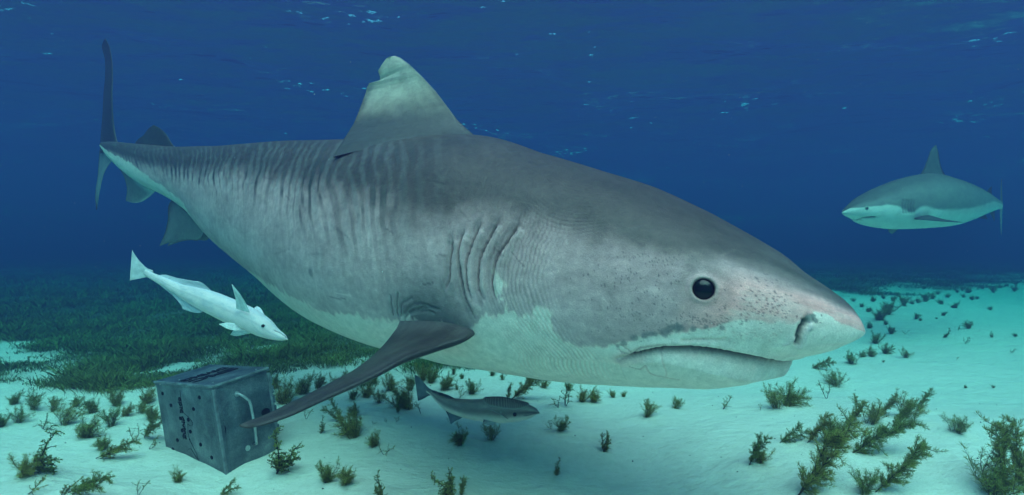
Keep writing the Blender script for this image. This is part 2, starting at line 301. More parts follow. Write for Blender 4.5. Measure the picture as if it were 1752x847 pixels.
class Body:
    def __init__(s_, st, svals, K, cap, pw=.92, pb=.9, pt=.95):
        st = np.array(st, float)
        top = np.array([at(r[0], r[1], r[4]) for r in st]); bot = np.array([at(r[2], r[3], r[4]) for r in st])
        C = (top+bot)/2; H = np.linalg.norm(top-bot, axis=1)/2
        Ls = np.concatenate([[0], np.cumsum(np.linalg.norm(np.diff(C, axis=0), axis=1))]); s = svals(Ls[-1])
        c = cr(Ls, C, s); h = pchip(Ls, H, s); w = pchip(Ls, st[:, 5], s); up = cr(Ls, top-bot, s)
        T = np.gradient(c, s, axis=0); T /= np.linalg.norm(T, axis=1)[:, None]
        U = up-(up*T).sum(1)[:, None]*T; U /= np.linalg.norm(U, axis=1)[:, None]; Sd = np.cross(T, U)
        f = np.maximum(np.sqrt(np.clip(1-(1-np.clip(s/cap, 0, 1))**2, 0, 1)), .004)
        th = np.linspace(-np.pi, np.pi, K, endpoint=False); sn = np.sign(np.sin(th))*np.abs(np.sin(th))**pw; cs = np.cos(th)
        cc = np.where(cs > 0, np.abs(cs)**pt, -np.abs(cs)**pb)
        s_.P = c[:, None]+(w*f)[:, None, None]*sn[None, :, None]*Sd[:, None]+(h*f)[:, None, None]*cc[None, :, None]*U[:, None]
        s_.s, s_.th, s_.c, s_.T, s_.U, s_.Sd, s_.h, s_.w, s_.K, s_.n, s_.Ls = s, th, c, T, U, Sd, h*f, w*f, K, len(s), Ls
        s_.A = np.broadcast_to(np.abs(th)[None], (s_.n, K)); s_.SS = np.broadcast_to(s[:, None], (s_.n, K))
        s_.base = s_.P.copy(); s_.nrm = s_.normals(); s_._kd()
    def normals(s_):
        a = np.gradient(s_.P, axis=0); b = (np.roll(s_.P, -1, 1)-np.roll(s_.P, 1, 1))/2
        n = np.cross(a, b); n /= np.linalg.norm(n, axis=2)[..., None]+1e-12
        o = s_.P-s_.c[:, None]; sg = np.sign((n*o).sum(2).mean()); return n*sg
    def _kd(s_):
        view = s_.P-np.array([0, 0, CAM_H]); face = (s_.nrm*view).sum(2) < 0
        u, v = proj(s_.P); idx = np.argwhere(face)[::1]; kd = kdtree.KDTree(len(idx))
        uu = u[face]; vv = v[face]
        for j in range(len(idx)): kd.insert((uu[j], vv[j], 0), j)
        kd.balance(); s_.kd = kd; s_.idx = idx
    def pick(s_, pts):      # indices (i,k) of the skin seen at these pixels
        return np.array([s_.idx[s_.kd.find((x, y, 0))[1]] for x, y in pts])
    def line(s_, pts, step=2.5):   # surface polyline, both sides of the body
        pts = np.array(pts, float); d = np.concatenate([[0], np.cumsum(np.hypot(*np.diff(pts, axis=0).T))])
        q = np.linspace(0, d[-1], max(2, int(d[-1]/step))); p2 = cr(d, pts, q) if len(pts) > 2 else np.c_[np.interp(q, d, pts[:, 0]), np.interp(q, d, pts[:, 1])]
        return s_.pick(p2)
    def mir(s_, ik): return np.c_[ik[:, 0], (s_.K-ik[:, 1]) % s_.K]
    def dist(s_, ik, reach, both=True, taper=0):
        """distance of every vertex to the surface line (inf beyond reach) and how far along the line it is"""
        Dm = np.full((s_.n, s_.K), 9.); A = np.zeros((s_.n, s_.K))
        for q in ([ik, s_.mir(ik)] if both else [ik]):
            pts = s_.base[q[:, 0], q[:, 1]]; lo = pts.min(0)-reach; hi = pts.max(0)+reach
            m = ((s_.base > lo) & (s_.base < hi)).all(2); V = s_.base[m]
            if not len(V): continue
            best = np.full(len(V), 9.); arg = np.zeros(len(V))
            a, b = pts[:-1], pts[1:]
            for j in range(len(a)):
                ab_ = b[j]-a[j]; t = np.clip(((V-a[j])@ab_)/max(ab_@ab_, 1e-12), 0, 1)
                dd = np.linalg.norm(V-a[j]-t[:, None]*ab_, axis=1); w = dd < best; best[w] = dd[w]; arg[w] = (j+t[w])/len(a)
            w = best < Dm[m]; tmp = Dm[m]; tmp[w] = best[w]; Dm[m] = tmp; tmp = A[m]; tmp[w] = arg[w]; A[m] = tmp
        return Dm, A
    def theta_curve(s_, pts, side_min=None):
        ik = s_.line(pts, 4); a = s_.s[ik[:, 0]]; b = np.abs(s_.th[ik[:, 1]]); o = np.argsort(a); return np.interp(s_.s, a[o], b[o])
def fin(LE, TE, thick, ns=40, nc=22, flare=0, root=.05, sharp=.55, lin=False):
    """closed aerofoil between a leading and a trailing edge, root row first; returns verts, faces, (v,c,side)"""
    LE = np.array(LE, float); TE = np.array(TE, float)
    def res(Pn):
        d = np.concatenate([[0], np.cumsum(np.linalg.norm(np.diff(Pn, axis=0), axis=1))]); q = np.linspace(0, 1, ns)**.85*d[-1]
        if lin: return np.stack([np.interp(q, d, Pn[:, j]) for j in range(3)], 1)
        return cr(d, Pn, q)
    A_, B_ = res(LE), res(TE); v = np.linspace(0, 1, ns)**.85; c = (1-np.cos(np.linspace(0, np.pi, nc)))/2
    span = np.gradient((A_+B_)/2, axis=0); ch = B_-A_; nr = np.cross(span, ch); ln = np.linalg.norm(nr, axis=1); nr = nr/(ln[:, None]+1e-9)
    nr[-1] = nr[-3]; nr[-2] = nr[-3]
    for _ in range(60 if lin else 3): nr[1:-1] = (nr[:-2]+nr[1:-1]*2+nr[2:])/4
    nr /= np.linalg.norm(nr, axis=1)[:, None]
    t = thick*(1-v)**.7+.0012; dsp = np.concatenate([[0], np.cumsum(np.linalg.norm(np.diff((A_+B_)/2, axis=0), axis=1))])
    t = t+flare*np.exp(-dsp/root)
    prof = 2.6*(np.sqrt(c)*.55-.25*c-.30*c*c); prof[-1] = .02; prof = np.maximum(prof, .02)
    V = []; info = []
    cl = np.linalg.norm(ch, axis=1); cs_ = cl.copy()
    if lin:      # thickness follows a smoothed chord so that a notch in the trailing edge leaves no crease
        kk_ = np.ones(ns//4*2+1)/(ns//4*2+1); cs_ = np.convolve(np.pad(cl, ns//4, mode='edge'), kk_, 'valid')*1.08
    for sgn in (1, -1):
        rng = range(nc) if sgn > 0 else range(nc-2, 0, -1)
        for j in rng:
            pj = np.full(ns, prof[j])
            if lin: xa = c[j]*cl; pj = np.maximum(np.interp(np.clip(xa/cs_, 0, 1), c, prof)*np.sqrt(np.clip((cl-xa)/.010, 0, 1)), .02)
            q_ = A_+ch*c[j]; tt = t; vv = v
            if lin:
                vv = np.clip((q_[:, 2]-A_[0, 2])/(A_[-1, 2]-A_[0, 2]), 0, 1); tt = thick*(1-vv)**.7+.0012+flare*np.exp(-vv*(A_[-1, 2]-A_[0, 2])/root)
            V.append(q_+nr*(sgn*tt*pj*.5)[:, None]); info.append(np.c_[vv, np.clip(c[j]*cl/cs_, 0, 1), np.full(ns, sgn)])
    V = np.stack(V, 1); info = np.stack(info, 1); m = V.shape[1]
    f = grid_faces(ns, m, True); cap = [np.stack([np.full(m-2, (ns-1)*m), (ns-1)*m+np.arange(1, m-1), (ns-1)*m+np.arange(2, m)], -1)]
    return V.reshape(-1, 3), f, cap[0], info.reshape(-1, 3)
class Acc:
    def __init__(s_): s_.V = []; s_.F4 = []; s_.F3 = []; s_.C = []; s_.n = 0
    def add(s_, V, F4, F3, C):
        s_.V.append(V); s_.C.append(C)
        if len(F4): s_.F4.append(np.asarray(F4)+s_.n)
        if len(F3): s_.F3.append(np.asarray(F3)+s_.n)
        s_.n += len(V)
    def body(s_, b, C):
        K, n = b.K, b.n; f = grid_faces(n, K, True); k = np.arange(1, K-1)
        e = (n-1)*K; f3 = np.concatenate([np.stack([0*k, k, k+1], -1), np.stack([0*k+e, e+k+1, e+k], -1)])
        s_.add(b.P.reshape(-1, 3), f, f3, C.reshape(-1, 3))
    def build(s_, name, mat, parent, origin):
        me = mesh_np(name, np.concatenate(s_.V)-origin, ([np.concatenate(s_.F4)] if s_.F4 else [])+([np.concatenate(s_.F3)] if s_.F3 else []), np.concatenate(s_.C))
        import bmesh
        bm = bmesh.new(); bm.from_mesh(me); bmesh.ops.recalc_face_normals(bm, faces=bm.faces); bm.to_mesh(me); bm.free()
        return link(name, me, parent, mat)
def sphere(name, c, r, mat, parent, origin, scale=(1, 1, 1), axis=None):
    import bmesh
    bm = bmesh.new(); bmesh.ops.create_uvsphere(bm, u_segments=32, v_segments=20, radius=r)
    if axis is not None: rot = Vector((0, 0, 1)).rotation_difference(Vector(axis)).to_matrix()
    else: rot = Matrix.Identity(3)
    for v in bm.verts: v.co = rot @ Vector((v.co.x*scale[0], v.co.y*scale[1], v.co.z*scale[2]))+Vector(c)-Vector(origin)
    for f in bm.faces: f.smooth = True
    me = bpy.data.meshes.new(name); bm.to_mesh(me); bm.free(); return link(name, me, parent, mat)
def lerp_d(pts, d0, d1):   # pixel list with distances interpolated along it
    return [at(x, y, d0+(d1-d0)*i/(len(pts)-1)) for i, (x, y) in enumerate(pts)]
# ---------------------------------------------------------------- tiger shark
TST = [[1458.0, 571.0, 1458.0, 539.522, 1.4, 0.1], [1440.0, 545.267, 1440.0, 567.555, 1.402, 0.135], [1397.0, 493.979, 1397.0, 596.038, 1.41, 0.2], [1340.0, 453.288, 1340.0, 611.889, 1.43, 0.235], [1300.0, 423.279, 1300.0, 620.966, 1.45, 0.25], [1200.0, 365.361, 1200.0, 641.563, 1.53, 0.29], [1100.0, 319.95, 1100.0, 656.876, 1.63, 0.32], [1000.0, 290.546, 1000.0, 653.069, 1.74, 0.345], [900.0, 262.444, 900.0, 638.813, 1.86, 0.37], [800.0, 234.801, 800.0, 621.195, 2.0, 0.385], [700.0, 238.769, 700.0, 597.543, 2.15, 0.38], [600.0, 241.008, 600.0, 561.246, 2.35, 0.34], [500.0, 241.544, 500.0, 493.002, 2.6, 0.27], [400.0, 247.134, 400.0, 421.037, 2.9, 0.19], [350.0, 249.951, 350.0, 371.736, 3.07, 0.15], [300.0, 251.197, 300.0, 340.257, 3.25, 0.11], [250.0, 247.397, 250.0, 316.301, 3.45, 0.08], [215.0, 244.332, 215.0, 292.858, 3.62, 0.05], [190.0, 242.212, 190.0, 269.918, 3.75, 0.035], [176.0, 243.176, 176.0, 253.228, 3.83, 0.02]]
def tiger_s(L_):
    a = [0]; 
    while a[-1] < L_:
        q = a[-1]; st = .0006+.0022*min(1, q/.04) if q < .04 else .0028 if q < .75 else .0034 if q < 1.5 else .006
        a.append(q+st)
    a = np.array(a); return a*L_/a[-1]
tb = Body(TST, tiger_s, 480, .075)
A, SS, P = tb.A, tb.SS, tb.P
def s_at(px, py): i = tb.pick([(px, py)])[0]; return tb.s[i[0]], abs(tb.th[i[1]])
jit = fbm(SS*16, tb.A*5, np.sign(tb.th)[None]*3., 21, 4)
jit2 = fbm(SS*60, tb.A*12, np.sign(tb.th)[None]*3., 22, 3)
# grey / white boundary and back / flank transition, found on the skin
bound = tb.theta_curve([(1470, 566), (1440, 555), (1416, 539), (1395, 536), (1378, 543), (1359, 553), (1300, 547), (1265, 547), (1212, 565), (1151, 566), (1100, 574), (1076, 580), (1023, 593), (1000, 592), (970, 588), (951, 570), (931, 540), (894, 545), (860, 530), (838, 545), (815, 556), (760, 560), (686, 545), (640, 545), (611, 538), (565, 532), (488, 502), (441, 474), (399, 449), (370, 430), (335, 385), (310, 345), (280, 320), (250, 300), (215, 275), (190, 262)])
backl = tb.theta_curve([(1440, 522), (1400, 500), (1350, 480), (1300, 462), (1250, 452), (1203, 448), (1150, 440), (1100, 430), (1000, 405), (900, 380), (800, 372), (700, 370), (600, 335), (500, 312), (420, 298), (314, 290), (236, 276), (176, 254)])
back, flank, white, pink = np.array([.072, .050, .045]), np.array([.58, .35, .335]), np.array([.92, .66, .57]), np.array([.92, .39, .35])
tB = sm(-.22, .30, A-backl[:, None]+.10*jit)
col = mix(back+0*P, flank, tB)
s_eye = s_at(1203, 494)[0]
hd = sm(.95, .35, SS)       # warm strobe light put into the head colour, pinkest on the snout under the crown
col = mix(col, np.array([.60, .37, .35]), .55*np.exp(-((A-1.62-.0*SS)/.30)**2)*sm(1.9, 1.1, SS)*(.7+.6*jit))
col = mix(col, pink, sm(.02, .34, A-backl[:, None]+.08*jit)*sm(s_eye+.10, s_eye-.09, SS+.04*jit)*.95)
col = mix(col, np.array([.46, .275, .265]), .65*sm(s_eye-.04, s_eye+.08, SS)*sm(.95, .55, SS)*sm(.02, .3, A-backl[:, None]+.1*jit)*(.75+.5*jit2))
col = mix(col, np.array([.50, .40, .39]), .5*sm(.25, .9, A-backl[:, None])*(1-hd))
col = mix(col, np.array([.13, .12, .11]), .6*np.exp(-((SS-.15)/.13)**2)*sm(.25, -.1, A-backl[:, None]))
# stripes: uneven dark bars leaning forward over the back, fading low on the flank
ph = SS+.17*A-.10/(A+.25)+.03*fbm(SS*4, A*1.6, 0, 41, 3)
bars = np.sin(2*np.pi*(ph/.068+.9*fbm(SS*3, A*2, 0, 40, 3)))*.50+.62*fbm(ph*22, A*1.6+7, 0, 43, 3)+.5*fbm(ph*48, A*2.5, 0, 44, 3)
smask = sm(1.0, 1.6, SS)*sm(.12, .50, A)*sm(backl[:, None]+.62, backl[:, None]-.02, A+.12*jit)
light = mix(np.array([.15, .15, .145])+0*P, np.array([.36, .31, .30]), tB)
col = mix(col, light, smask*sm(.1, -.6, bars)*.42); col = mix(col, np.array([.06, .056, .052]), smask*sm(-.02, .50, bars)*.82*(.55+.75*sm(-.3, .5, fbm(SS*5, A*5, 0, 47, 3))))
fine = fbm(SS*90+A*4, A*3, 0, 61, 3)      # faint streaks running down the flank
col = col*(1+.13*fine*sm(.4, 1., A)*sm(.9, 1.4, SS))[..., None]
mott = fbm(SS*9, A*6, 3, 62, 4); col = col*(1+.26*mott+.16*fbm(SS*45, A*30, 3, 63, 4))[..., None]
# white belly with a ragged edge
jag = (.07*jit+.06*jit2+.10*np.maximum(0, fbm(SS*34, A*1.2, 0, 71, 3)))*np.where(SS < .8, .55, 1)
tW = sm(-.018, .028, A-bound[:, None]+jag)
wcol = mix(white+0*P, np.array([.70, .50, .44]), .4*sm(-.1, .9, mott))
col = mix(col, wcol, tW)
for cx, cy, rx in ((849, 476, .024), (853, 485, .026), (855, 497, .018), (846, 468, .014), (850, 503, .010), (858, 512, .010), (921, 536, .022), (936, 548, .02), (878, 545, .014), (310, 361, .02), (931, 540, .03), (905, 552, .022)):
    i = tb.pick([(cx, cy)])[0]; p0 = tb.base[i[0], i[1]]; dd = np.linalg.norm(tb.base-p0, axis=2); col = mix(col, white, sm(rx, rx*.6, dd+.012*jit2+.01*jit))
i = tb.pick([(532, 467)])[0]; dd = np.linalg.norm(tb.base-tb.base[i[0], i[1]], axis=2); col = mix(col, np.array([.12, .11, .11]), .6*sm(.022, .012, dd+.003*jit2))
rs = np.random.RandomState(4)
def blot(px, py, r, c_, a_=.8):
    global col
    i = tb.pick([(px, py)])[0]; p0 = tb.base[i[0], i[1]]; m = np.linalg.norm(tb.base-p0, axis=2) < r*2.2
    dd = np.linalg.norm(tb.base[m]-p0, axis=1); col[m] = mix(col[m], np.array(c_), a_*sm(r*1.2, r*.6, dd*(1+.6*jit2[m])))
for px, py in [(1136, 567), (1110, 570), (1147, 566), (1157, 564), (1120, 574), (1166, 562), (1185, 563), (1208, 560), (1070, 588), (1085, 583), (1060, 592), (1230, 556), (1098, 577)]: blot(px+rs.randn()*3, py+rs.randn()*2, .006+.005*rs.rand(), (.17, .16, .16), .7)
for px, py, r in [(1386, 545, .013), (1380, 548, .01), (1395, 549, .006), (1384, 562, .007), (1393, 540, .006)]: blot(px, py, r, (.12, .15, .14), .75)
# displaced detail -------------------------------------------------
disp = np.zeros((tb.n, tb.K)); down = np.zeros((tb.n, tb.K))
M = [(1341, 617.5), (1298, 611), (1255, 603.5), (1221, 598), (1187, 594.5), (1153, 594), (1129, 596), (1101, 602), (1084, 606), (1060, 613)]
mk = tb.line(M, 2.5); i0 = mk[0, 0]; s0 = tb.s[i0]; t0 = abs(tb.th[mk[0, 1]]); sgn = np.sign(tb.th[mk[:, 1]]).mean(); sgn = 1 if sgn > 0 else -1
q = np.linspace(0, 1, 40)[:-1]; sf = s0-.040
fr_s = s0-(s0-sf)*np.cos(q*np.pi/2)**1.0; fr_t = np.pi-(np.pi-t0)*np.sin(q*np.pi/2)
front = np.c_[np.searchsorted(tb.s, fr_s), np.argmin(np.abs(tb.th[None]-(sgn*fr_t)[:, None]), 1)]
mcurve = np.concatenate([front, mk]); dm, am = tb.dist(mcurve, .16)
ms = tb.s[mcurve[:, 0]]; mt = np.abs(tb.th[mcurve[:, 1]]); o = np.argsort(ms, kind='stable'); thm = np.interp(tb.s, ms[o], mt[o], left=9, right=9)
inside = A > thm[:, None]; inside &= SS < ms.max()+.001
Jpx = np.interp(tb.s, [0, sf, s0, *[s_at(x, 600)[0] for x in (1300, 1240, 1200, 1160, 1100, 1050, 1000)]], [0, .040, .050, .060, .056, .050, .038, .020, .006, 0])
blend = sm(0, .014, dm)*inside; aft = (SS >= ms.max())*sm(.2, 0., np.abs(SS-ms.max()))*sm(2.0, 2.7, A)
blend = np.maximum(blend, ((SS >= ms.max()) | inside)*sm(2.1, 2.9, A)*1.0*(SS > s0+.1))
down += Jpx[:, None]*np.clip(blend, 0, 1)
lip = np.interp(am, [0, .45, .9, 1], [1, 1, .9, .2])
disp -= .009*np.exp(-(dm/.0045)**2)*lip; disp += .004*np.exp(-((dm-.014)/.010)**2)*(~inside)
col = mix(col, np.array([.012, .010, .010]), np.clip(1.15*np.exp(-((dm-.0005)/.0036)**2), 0, 1)*np.interp(am, [0, .93, 1], [1, 1, 0]))  # shadow line under the upper lip, painted near-black along the groove
col = mix(col, np.array([.42, .25, .23]), .55*np.exp(-(dm/.016)**2)*sm(.84, .97, am)*(dm > .003))
for pts, d_, w_, a_ in [([(1106, 614), (1112, 624), (1125, 627), (1140, 627), (1165, 626)], .002, .0025, .35), ([(1084, 604), (1092, 596), (1110, 592), (1140, 589)], .003, .0025, .45), ([(1129, 596), (1136, 602), (1141, 615), (1142, 626)], .0012, .002, .25),
                        ([(1060, 590), (1075, 598), (1084, 604)], .002, .002, .4), ([(1056, 597), (1070, 603), (1080, 607)], .002, .002, .4), ([(1078, 620), (1098, 620), (1104, 613)], .002, .002, .5), ([(1166, 583), (1200, 581), (1240, 581)], .0035, .005, .12)]:
    d1, _ = tb.dist(tb.line(pts), .03); g = np.exp(-(d1/w_)**2); disp -= d_*g; col = mix(col, np.array([.10, .05, .05]), a_*g)
# gill slits
for pts in ([(888, 383), (868, 413), (852, 436), (843, 466), (842, 492), (848, 512)], [(852, 381), (838, 406), (822, 439), (818, 472), (820, 499), (828, 512)], [(822, 383), (809, 413), (800, 439), (797, 465), (800, 490), (808, 515)],
            [(794, 393), (785, 423), (785, 456), (789, 485), (796, 512), (812, 545)], [(774, 408), (772, 433), (769, 456), (769, 477), (762, 493)]):
    lk = tb.line(pts); d1, a1 = tb.dist(lk, .06); e = sm(0, .12, a1)*sm(1, .8, a1)+.25; sg = np.interp(a1, np.linspace(0, 1, len(lk)), tb.s[lk[:, 0]])
    sd = np.sign(SS-sg)*d1
    disp += e*(-.012*np.exp(-(d1/.004)**2)+.0055*np.exp(-((sd+.015)/.013)**2)*(d1 < .05)-.004*np.exp(-((sd-.012)/.009)**2)*(d1 < .05))
    col = mix(col, np.array([.05, .04, .045]), .85*np.exp(-(d1/.0030)**2)*e.clip(0, 1))
    col = mix(col, np.array([.10, .085, .085]), .35*np.exp(-((sd-.012)/.012)**2)*(d1 < .05)); col = mix(col, np.array([.62, .45, .42]), .24*np.exp(-((sd+.013)/.009)**2)*(d1 < .05)*(a1 > .02)*(a1 < .98))  # painted shading: darker hollow behind each slit, pale highlight on the ridge ahead
i = tb.pick([(888, 385)])[0]
# skin folds before and below the gills: the ridges follow the slits and sweep back under the belly
g1 = tb.line([(905, 380), (884, 420), (872, 460), (876, 505), (900, 560), (950, 615)], 3); gs = np.interp(tb.A, *(lambda a_, b_, o_: (a_[o_], b_[o_]))(np.abs(tb.th[g1[:, 1]]), tb.s[g1[:, 0]], np.argsort(np.abs(tb.th[g1[:, 1]]))))
rel = gs-SS                       # metres ahead of the fold line
zone = sm(-.16, -.06, rel)*sm(.21, .05, rel)*sm(.95, 1.25, A)*sm(2.75, 2.35, A)
fold = np.sin(2*np.pi*(rel+.022*fbm(SS*6, A*3, 0, 81, 4))/.0135)*(.55+.6*fbm(SS*14, A*7, 0, 83, 3))
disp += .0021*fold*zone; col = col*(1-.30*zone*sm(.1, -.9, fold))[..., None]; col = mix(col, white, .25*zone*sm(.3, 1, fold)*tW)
zone2 = sm(-.10, .05, rel)*sm(.42, .15, rel)*sm(.45, .65, A)*sm(1.35, 1.0, A)       # curved lines above
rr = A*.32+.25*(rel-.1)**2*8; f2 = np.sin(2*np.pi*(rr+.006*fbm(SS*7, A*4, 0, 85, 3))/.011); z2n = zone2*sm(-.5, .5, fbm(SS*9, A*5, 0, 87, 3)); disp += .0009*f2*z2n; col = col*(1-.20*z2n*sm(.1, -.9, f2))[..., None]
# creases where the pectoral fin joins
for pts in ([(690, 540), (703, 524), (722, 520), (745, 528)], [(692, 546), (706, 531), (728, 526), (752, 530)], [(686, 540), (688, 520), (705, 510)], [(700, 536), (720, 532), (742, 534)], [(672, 540), (670, 522), (668, 508)], [(680, 540), (679, 520), (680, 503)]):
    d1, _ = tb.dist(tb.line(pts), .03); disp -= .004*np.exp(-(d1/.004)**2); col = mix(col, np.array([.07, .06, .06]), .6*np.exp(-(d1/.0035)**2)); col = mix(col, np.array([.55, .5, .48]), .45*np.exp(-((d1-.007)/.003)**2))
ax = tb.pick([(735, 545)])[0]; dd = np.linalg.norm(tb.base-tb.base[ax[0], ax[1]], axis=2); col = mix(col, np.array([.15, .135, .13]), .85*sm(.24, .05, dd)*(1-.8*tW))  # shade above the fin root, painted as darker skin around it
# nostril with its pale flap
dn, an = tb.dist(tb.line([(1377, 549), (1370, 562), (1366, 574), (1363, 588)]), .05); disp -= .012*np.exp(-(dn/.0055)**2); col = mix(col, np.array([.045, .06, .055]), np.clip(1.3*np.exp(-(dn/.0048)**2), 0, 1))
dn2, _ = tb.dist(tb.line([(1386, 556), (1378, 572), (1369, 594)]), .04); disp += .008*np.exp(-(dn2/.007)**2); col = mix(col, np.array([.72, .60, .56]), .8*np.exp(-(dn2/.006)**2))
dn3, _ = tb.dist(tb.line([(1344, 590), (1353, 585), (1358, 580)]), .04); disp += .004*np.exp(-(dn3/.006)**2); col = mix(col, np.array([.72, .60, .56]), .7*np.exp(-(dn3/.006)**2))
# eye sockets
ei = tb.pick([(1203, 494)])[0]; ER = .0285
for e_ in (ei, tb.mir(ei[None])[0]):
    pe = tb.base[e_[0], e_[1]]; dd = np.linalg.norm(tb.base-pe, axis=2)
    disp -= .014*sm(ER*1.02, ER*.8, dd); disp += .002*np.exp(-((dd-ER*1.12)/.006)**2)-.002*np.exp(-((dd-ER*1.6)/.014)**2)
    col = mix(col, np.array([.40, .33, .28]), .5*np.exp(-((dd-ER*1.06)/.005)**2)); col = mix(col, np.array([.03, .03, .03]), sm(ER*1.02, ER*.9, dd))
    col = mix(col, np.array([.15, .13, .12]), .35*np.exp(-((dd-ER*1.8)/.03)**2))
# sensory pores
def dots(n, cx, cy, sx, sy, k, rot=0):
    global col
    pts = []; 
    for _ in range(n):
        a_, b_ = rs.randn()*sx, rs.randn()*sy; pts.append((cx+a_*math.cos(rot)-b_*math.sin(rot), cy+a_*math.sin(rot)+b_*math.cos(rot)))
    for j, ik in enumerate(tb.pick(pts)):
        for q in (ik, tb.mir(ik[None])[0]):
            ii_ = np.arange(max(q[0]-3, 0), q[0]+4); kk_ = (np.arange(q[1]-4, q[1]+5)) % tb.K; sub = np.ix_(ii_, kk_)
            r_ = .0010+.0009*((j*37) % 10)/10; dd_ = np.linalg.norm(tb.base[sub]-tb.base[q[0], q[1]], axis=2); col[sub] = mix(col[sub], np.array([.05, .04, .045]), (1-k)*sm(r_*1.9, r_*.5, dd_))
# old scratches and scuffs
for _ in range(34):
    x_, y_ = rs.uniform(420, 1250), rs.uniform(300, 520); a_ = rs.uniform(-.5, .9); l_ = rs.uniform(8, 34); q_ = [(x_, y_), (x_+l_*.5*math.cos(a_), y_+l_*.5*math.sin(a_)+rs.uniform(-1.5, 1.5)), (x_+l_*math.cos(a_), y_+l_*math.sin(a_))]
    d1, a1 = tb.dist(tb.line(q_, 1.5), .02); g = np.exp(-(d1/.0022)**2)*rs.uniform(.12, .4); col = col*(1+(1.1 if rs.rand() < .5 else -1.3)*g)[..., None]
dots(70, 1320, 512, 34, 16, .22, .5); dots(45, 1290, 530, 35, 10, .4, .1); dots(45, 1075, 478, 45, 18, .3, -.1); dots(60, 1090, 535, 45, 20, .45); dots(110, 1200, 548, 45, 7, .5); dots(30, 1120, 445, 30, 6, .35, .1); dots(70, 1290, 575, 40, 8, .72)
tb.P = tb.base+tb.nrm*disp[..., None]-tb.U[:, None]*down[..., None]
col = np.clip(col, .004, .8)
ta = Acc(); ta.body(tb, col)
def dsag(px):      # distance of the shark's middle plane at a photo column
    st = np.array(TST); o = np.argsort(st[:, 0]); return np.interp(px, st[o, 0], st[o, 4])
def fcol(info, base, le=None, te=None, tip=None, seed=0, root=None, under=None):
    v, c_, sd = info.T; cc = base+np.zeros((len(v), 3))
    cc = cc*(1+.35*fbm(c_*7, v*7, sd, seed, 4))[:, None]
    if te is not None: cc = mix(cc, np.array(te), sm(.80, .97, c_+.05*fbm(v*14, c_*3, 0, seed+1)))
    if le is not None: cc = mix(cc, np.array(le), .8*sm(.07, .0, c_))
    if tip is not None: cc = mix(cc, np.array(tip), sm(.75, 1, v))
    if under is not None: cc = np.where((sd < 0)[:, None] == (under[1] < 0), mix(cc, np.array(under[0]), .8*sm(.98, .7, c_)*sm(0, .1, c_)), cc)
    if root is not None: cc = mix(cc, np.array(root[0]), sm(root[1], root[1]*.2, v+.04*fbm(c_*9, v*3, 0, seed+3)))
    return cc
def add_fin(acc, LE, TE, th_, cfun, **k):
    V, f, f3, info = fin(LE, TE, th_, **k); acc.add(V, f, f3, cfun(info)); return V
d_ = dsag
LE = [at(x, y, d_(x)) for x, y in [(826, 244), (800, 222), (782, 205), (765, 182), (746, 157), (722, 131), (700, 110), (685, 99), (676, 95.5)]]
TEp = [(570, 269, 1.985), (576, 258, 2.02), (586, 242, 2.08), (595, 228, 2.13), (605, 212, 2.18), (613, 193, 2.22), (620, 174, 2.25), (626, 158, 2.27), (628, 149, 2.27), (632, 142, 2.26), (641, 140.5, 2.25), (650, 138, 2.24), (650, 130, 2.23), (646.5, 122, 2.23), (653, 111, 2.22), (661, 100, 2.21), (666, 97, 2.2)]
TE = [at(*q_) for q_ in TEp]
def dcol(info):
    v, c_, sd = info.T; base = np.array([.46, .39, .30])
    cc = fcol(info, base, (.10, .09, .08), (.10, .085, .075), None, 5)
    cc = mix(cc, np.array([.48, .32, .20]), .6*sm(.4, .8, c_)*sm(.6, .25, v)*(.6+.8*fbm(c_*8, v*8, 0, 91)))
    cc = mix(cc, np.array([.10, .08, .07]), .8*sm(.45, .8, c_)*sm(.42, .12, v)); cc = mix(cc, np.array([.062, .057, .053]), 0.97*sm(.66, .24, v+.05*fbm(c_*10, v*6, 0, 93)+.0*c_)); return mix(cc, np.array([.42, .44, .36]), .4*sm(.5, .8, v))
add_fin(ta, LE, TE, .05, dcol, ns=120, nc=40, flare=.10, root=.045, lin=True)
LE = [at(x, y, e_) for x, y, e_ in [(822, 545, 1.67), (815, 567, 1.59), (797, 580, 1.545), (757, 593, 1.50), (700, 612, 1.43), (640, 644, 1.36), (560, 681, 1.30), (480, 718, 1.265), (440, 730, 1.25), (420, 733, 1.25), (410, 730, 1.25)]]
TE = [at(x, y, e_) for x, y, e_ in [(686, 528, 1.75), (683, 552, 1.73), (668, 576, 1.68), (645, 602, 1.62), (610, 630, 1.54), (560, 657, 1.45), (490, 692, 1.33), (445, 713, 1.28), (420, 722, 1.26), (410, 727, 1.252)]]
def pcol(info):
    cc = fcol(info, np.array([.042, .036, .033]), (.022, .02, .018), (.03, .03, .03), None, 15, root=((.14, .12, .115), .22))
    return cc*(1+.35*fbm(info[:, 1]*30, info[:, 0]*3, 0, 17, 3))[:, None]
add_fin(ta, LE, TE, .095, pcol, ns=110, nc=40, flare=.05, root=.08)
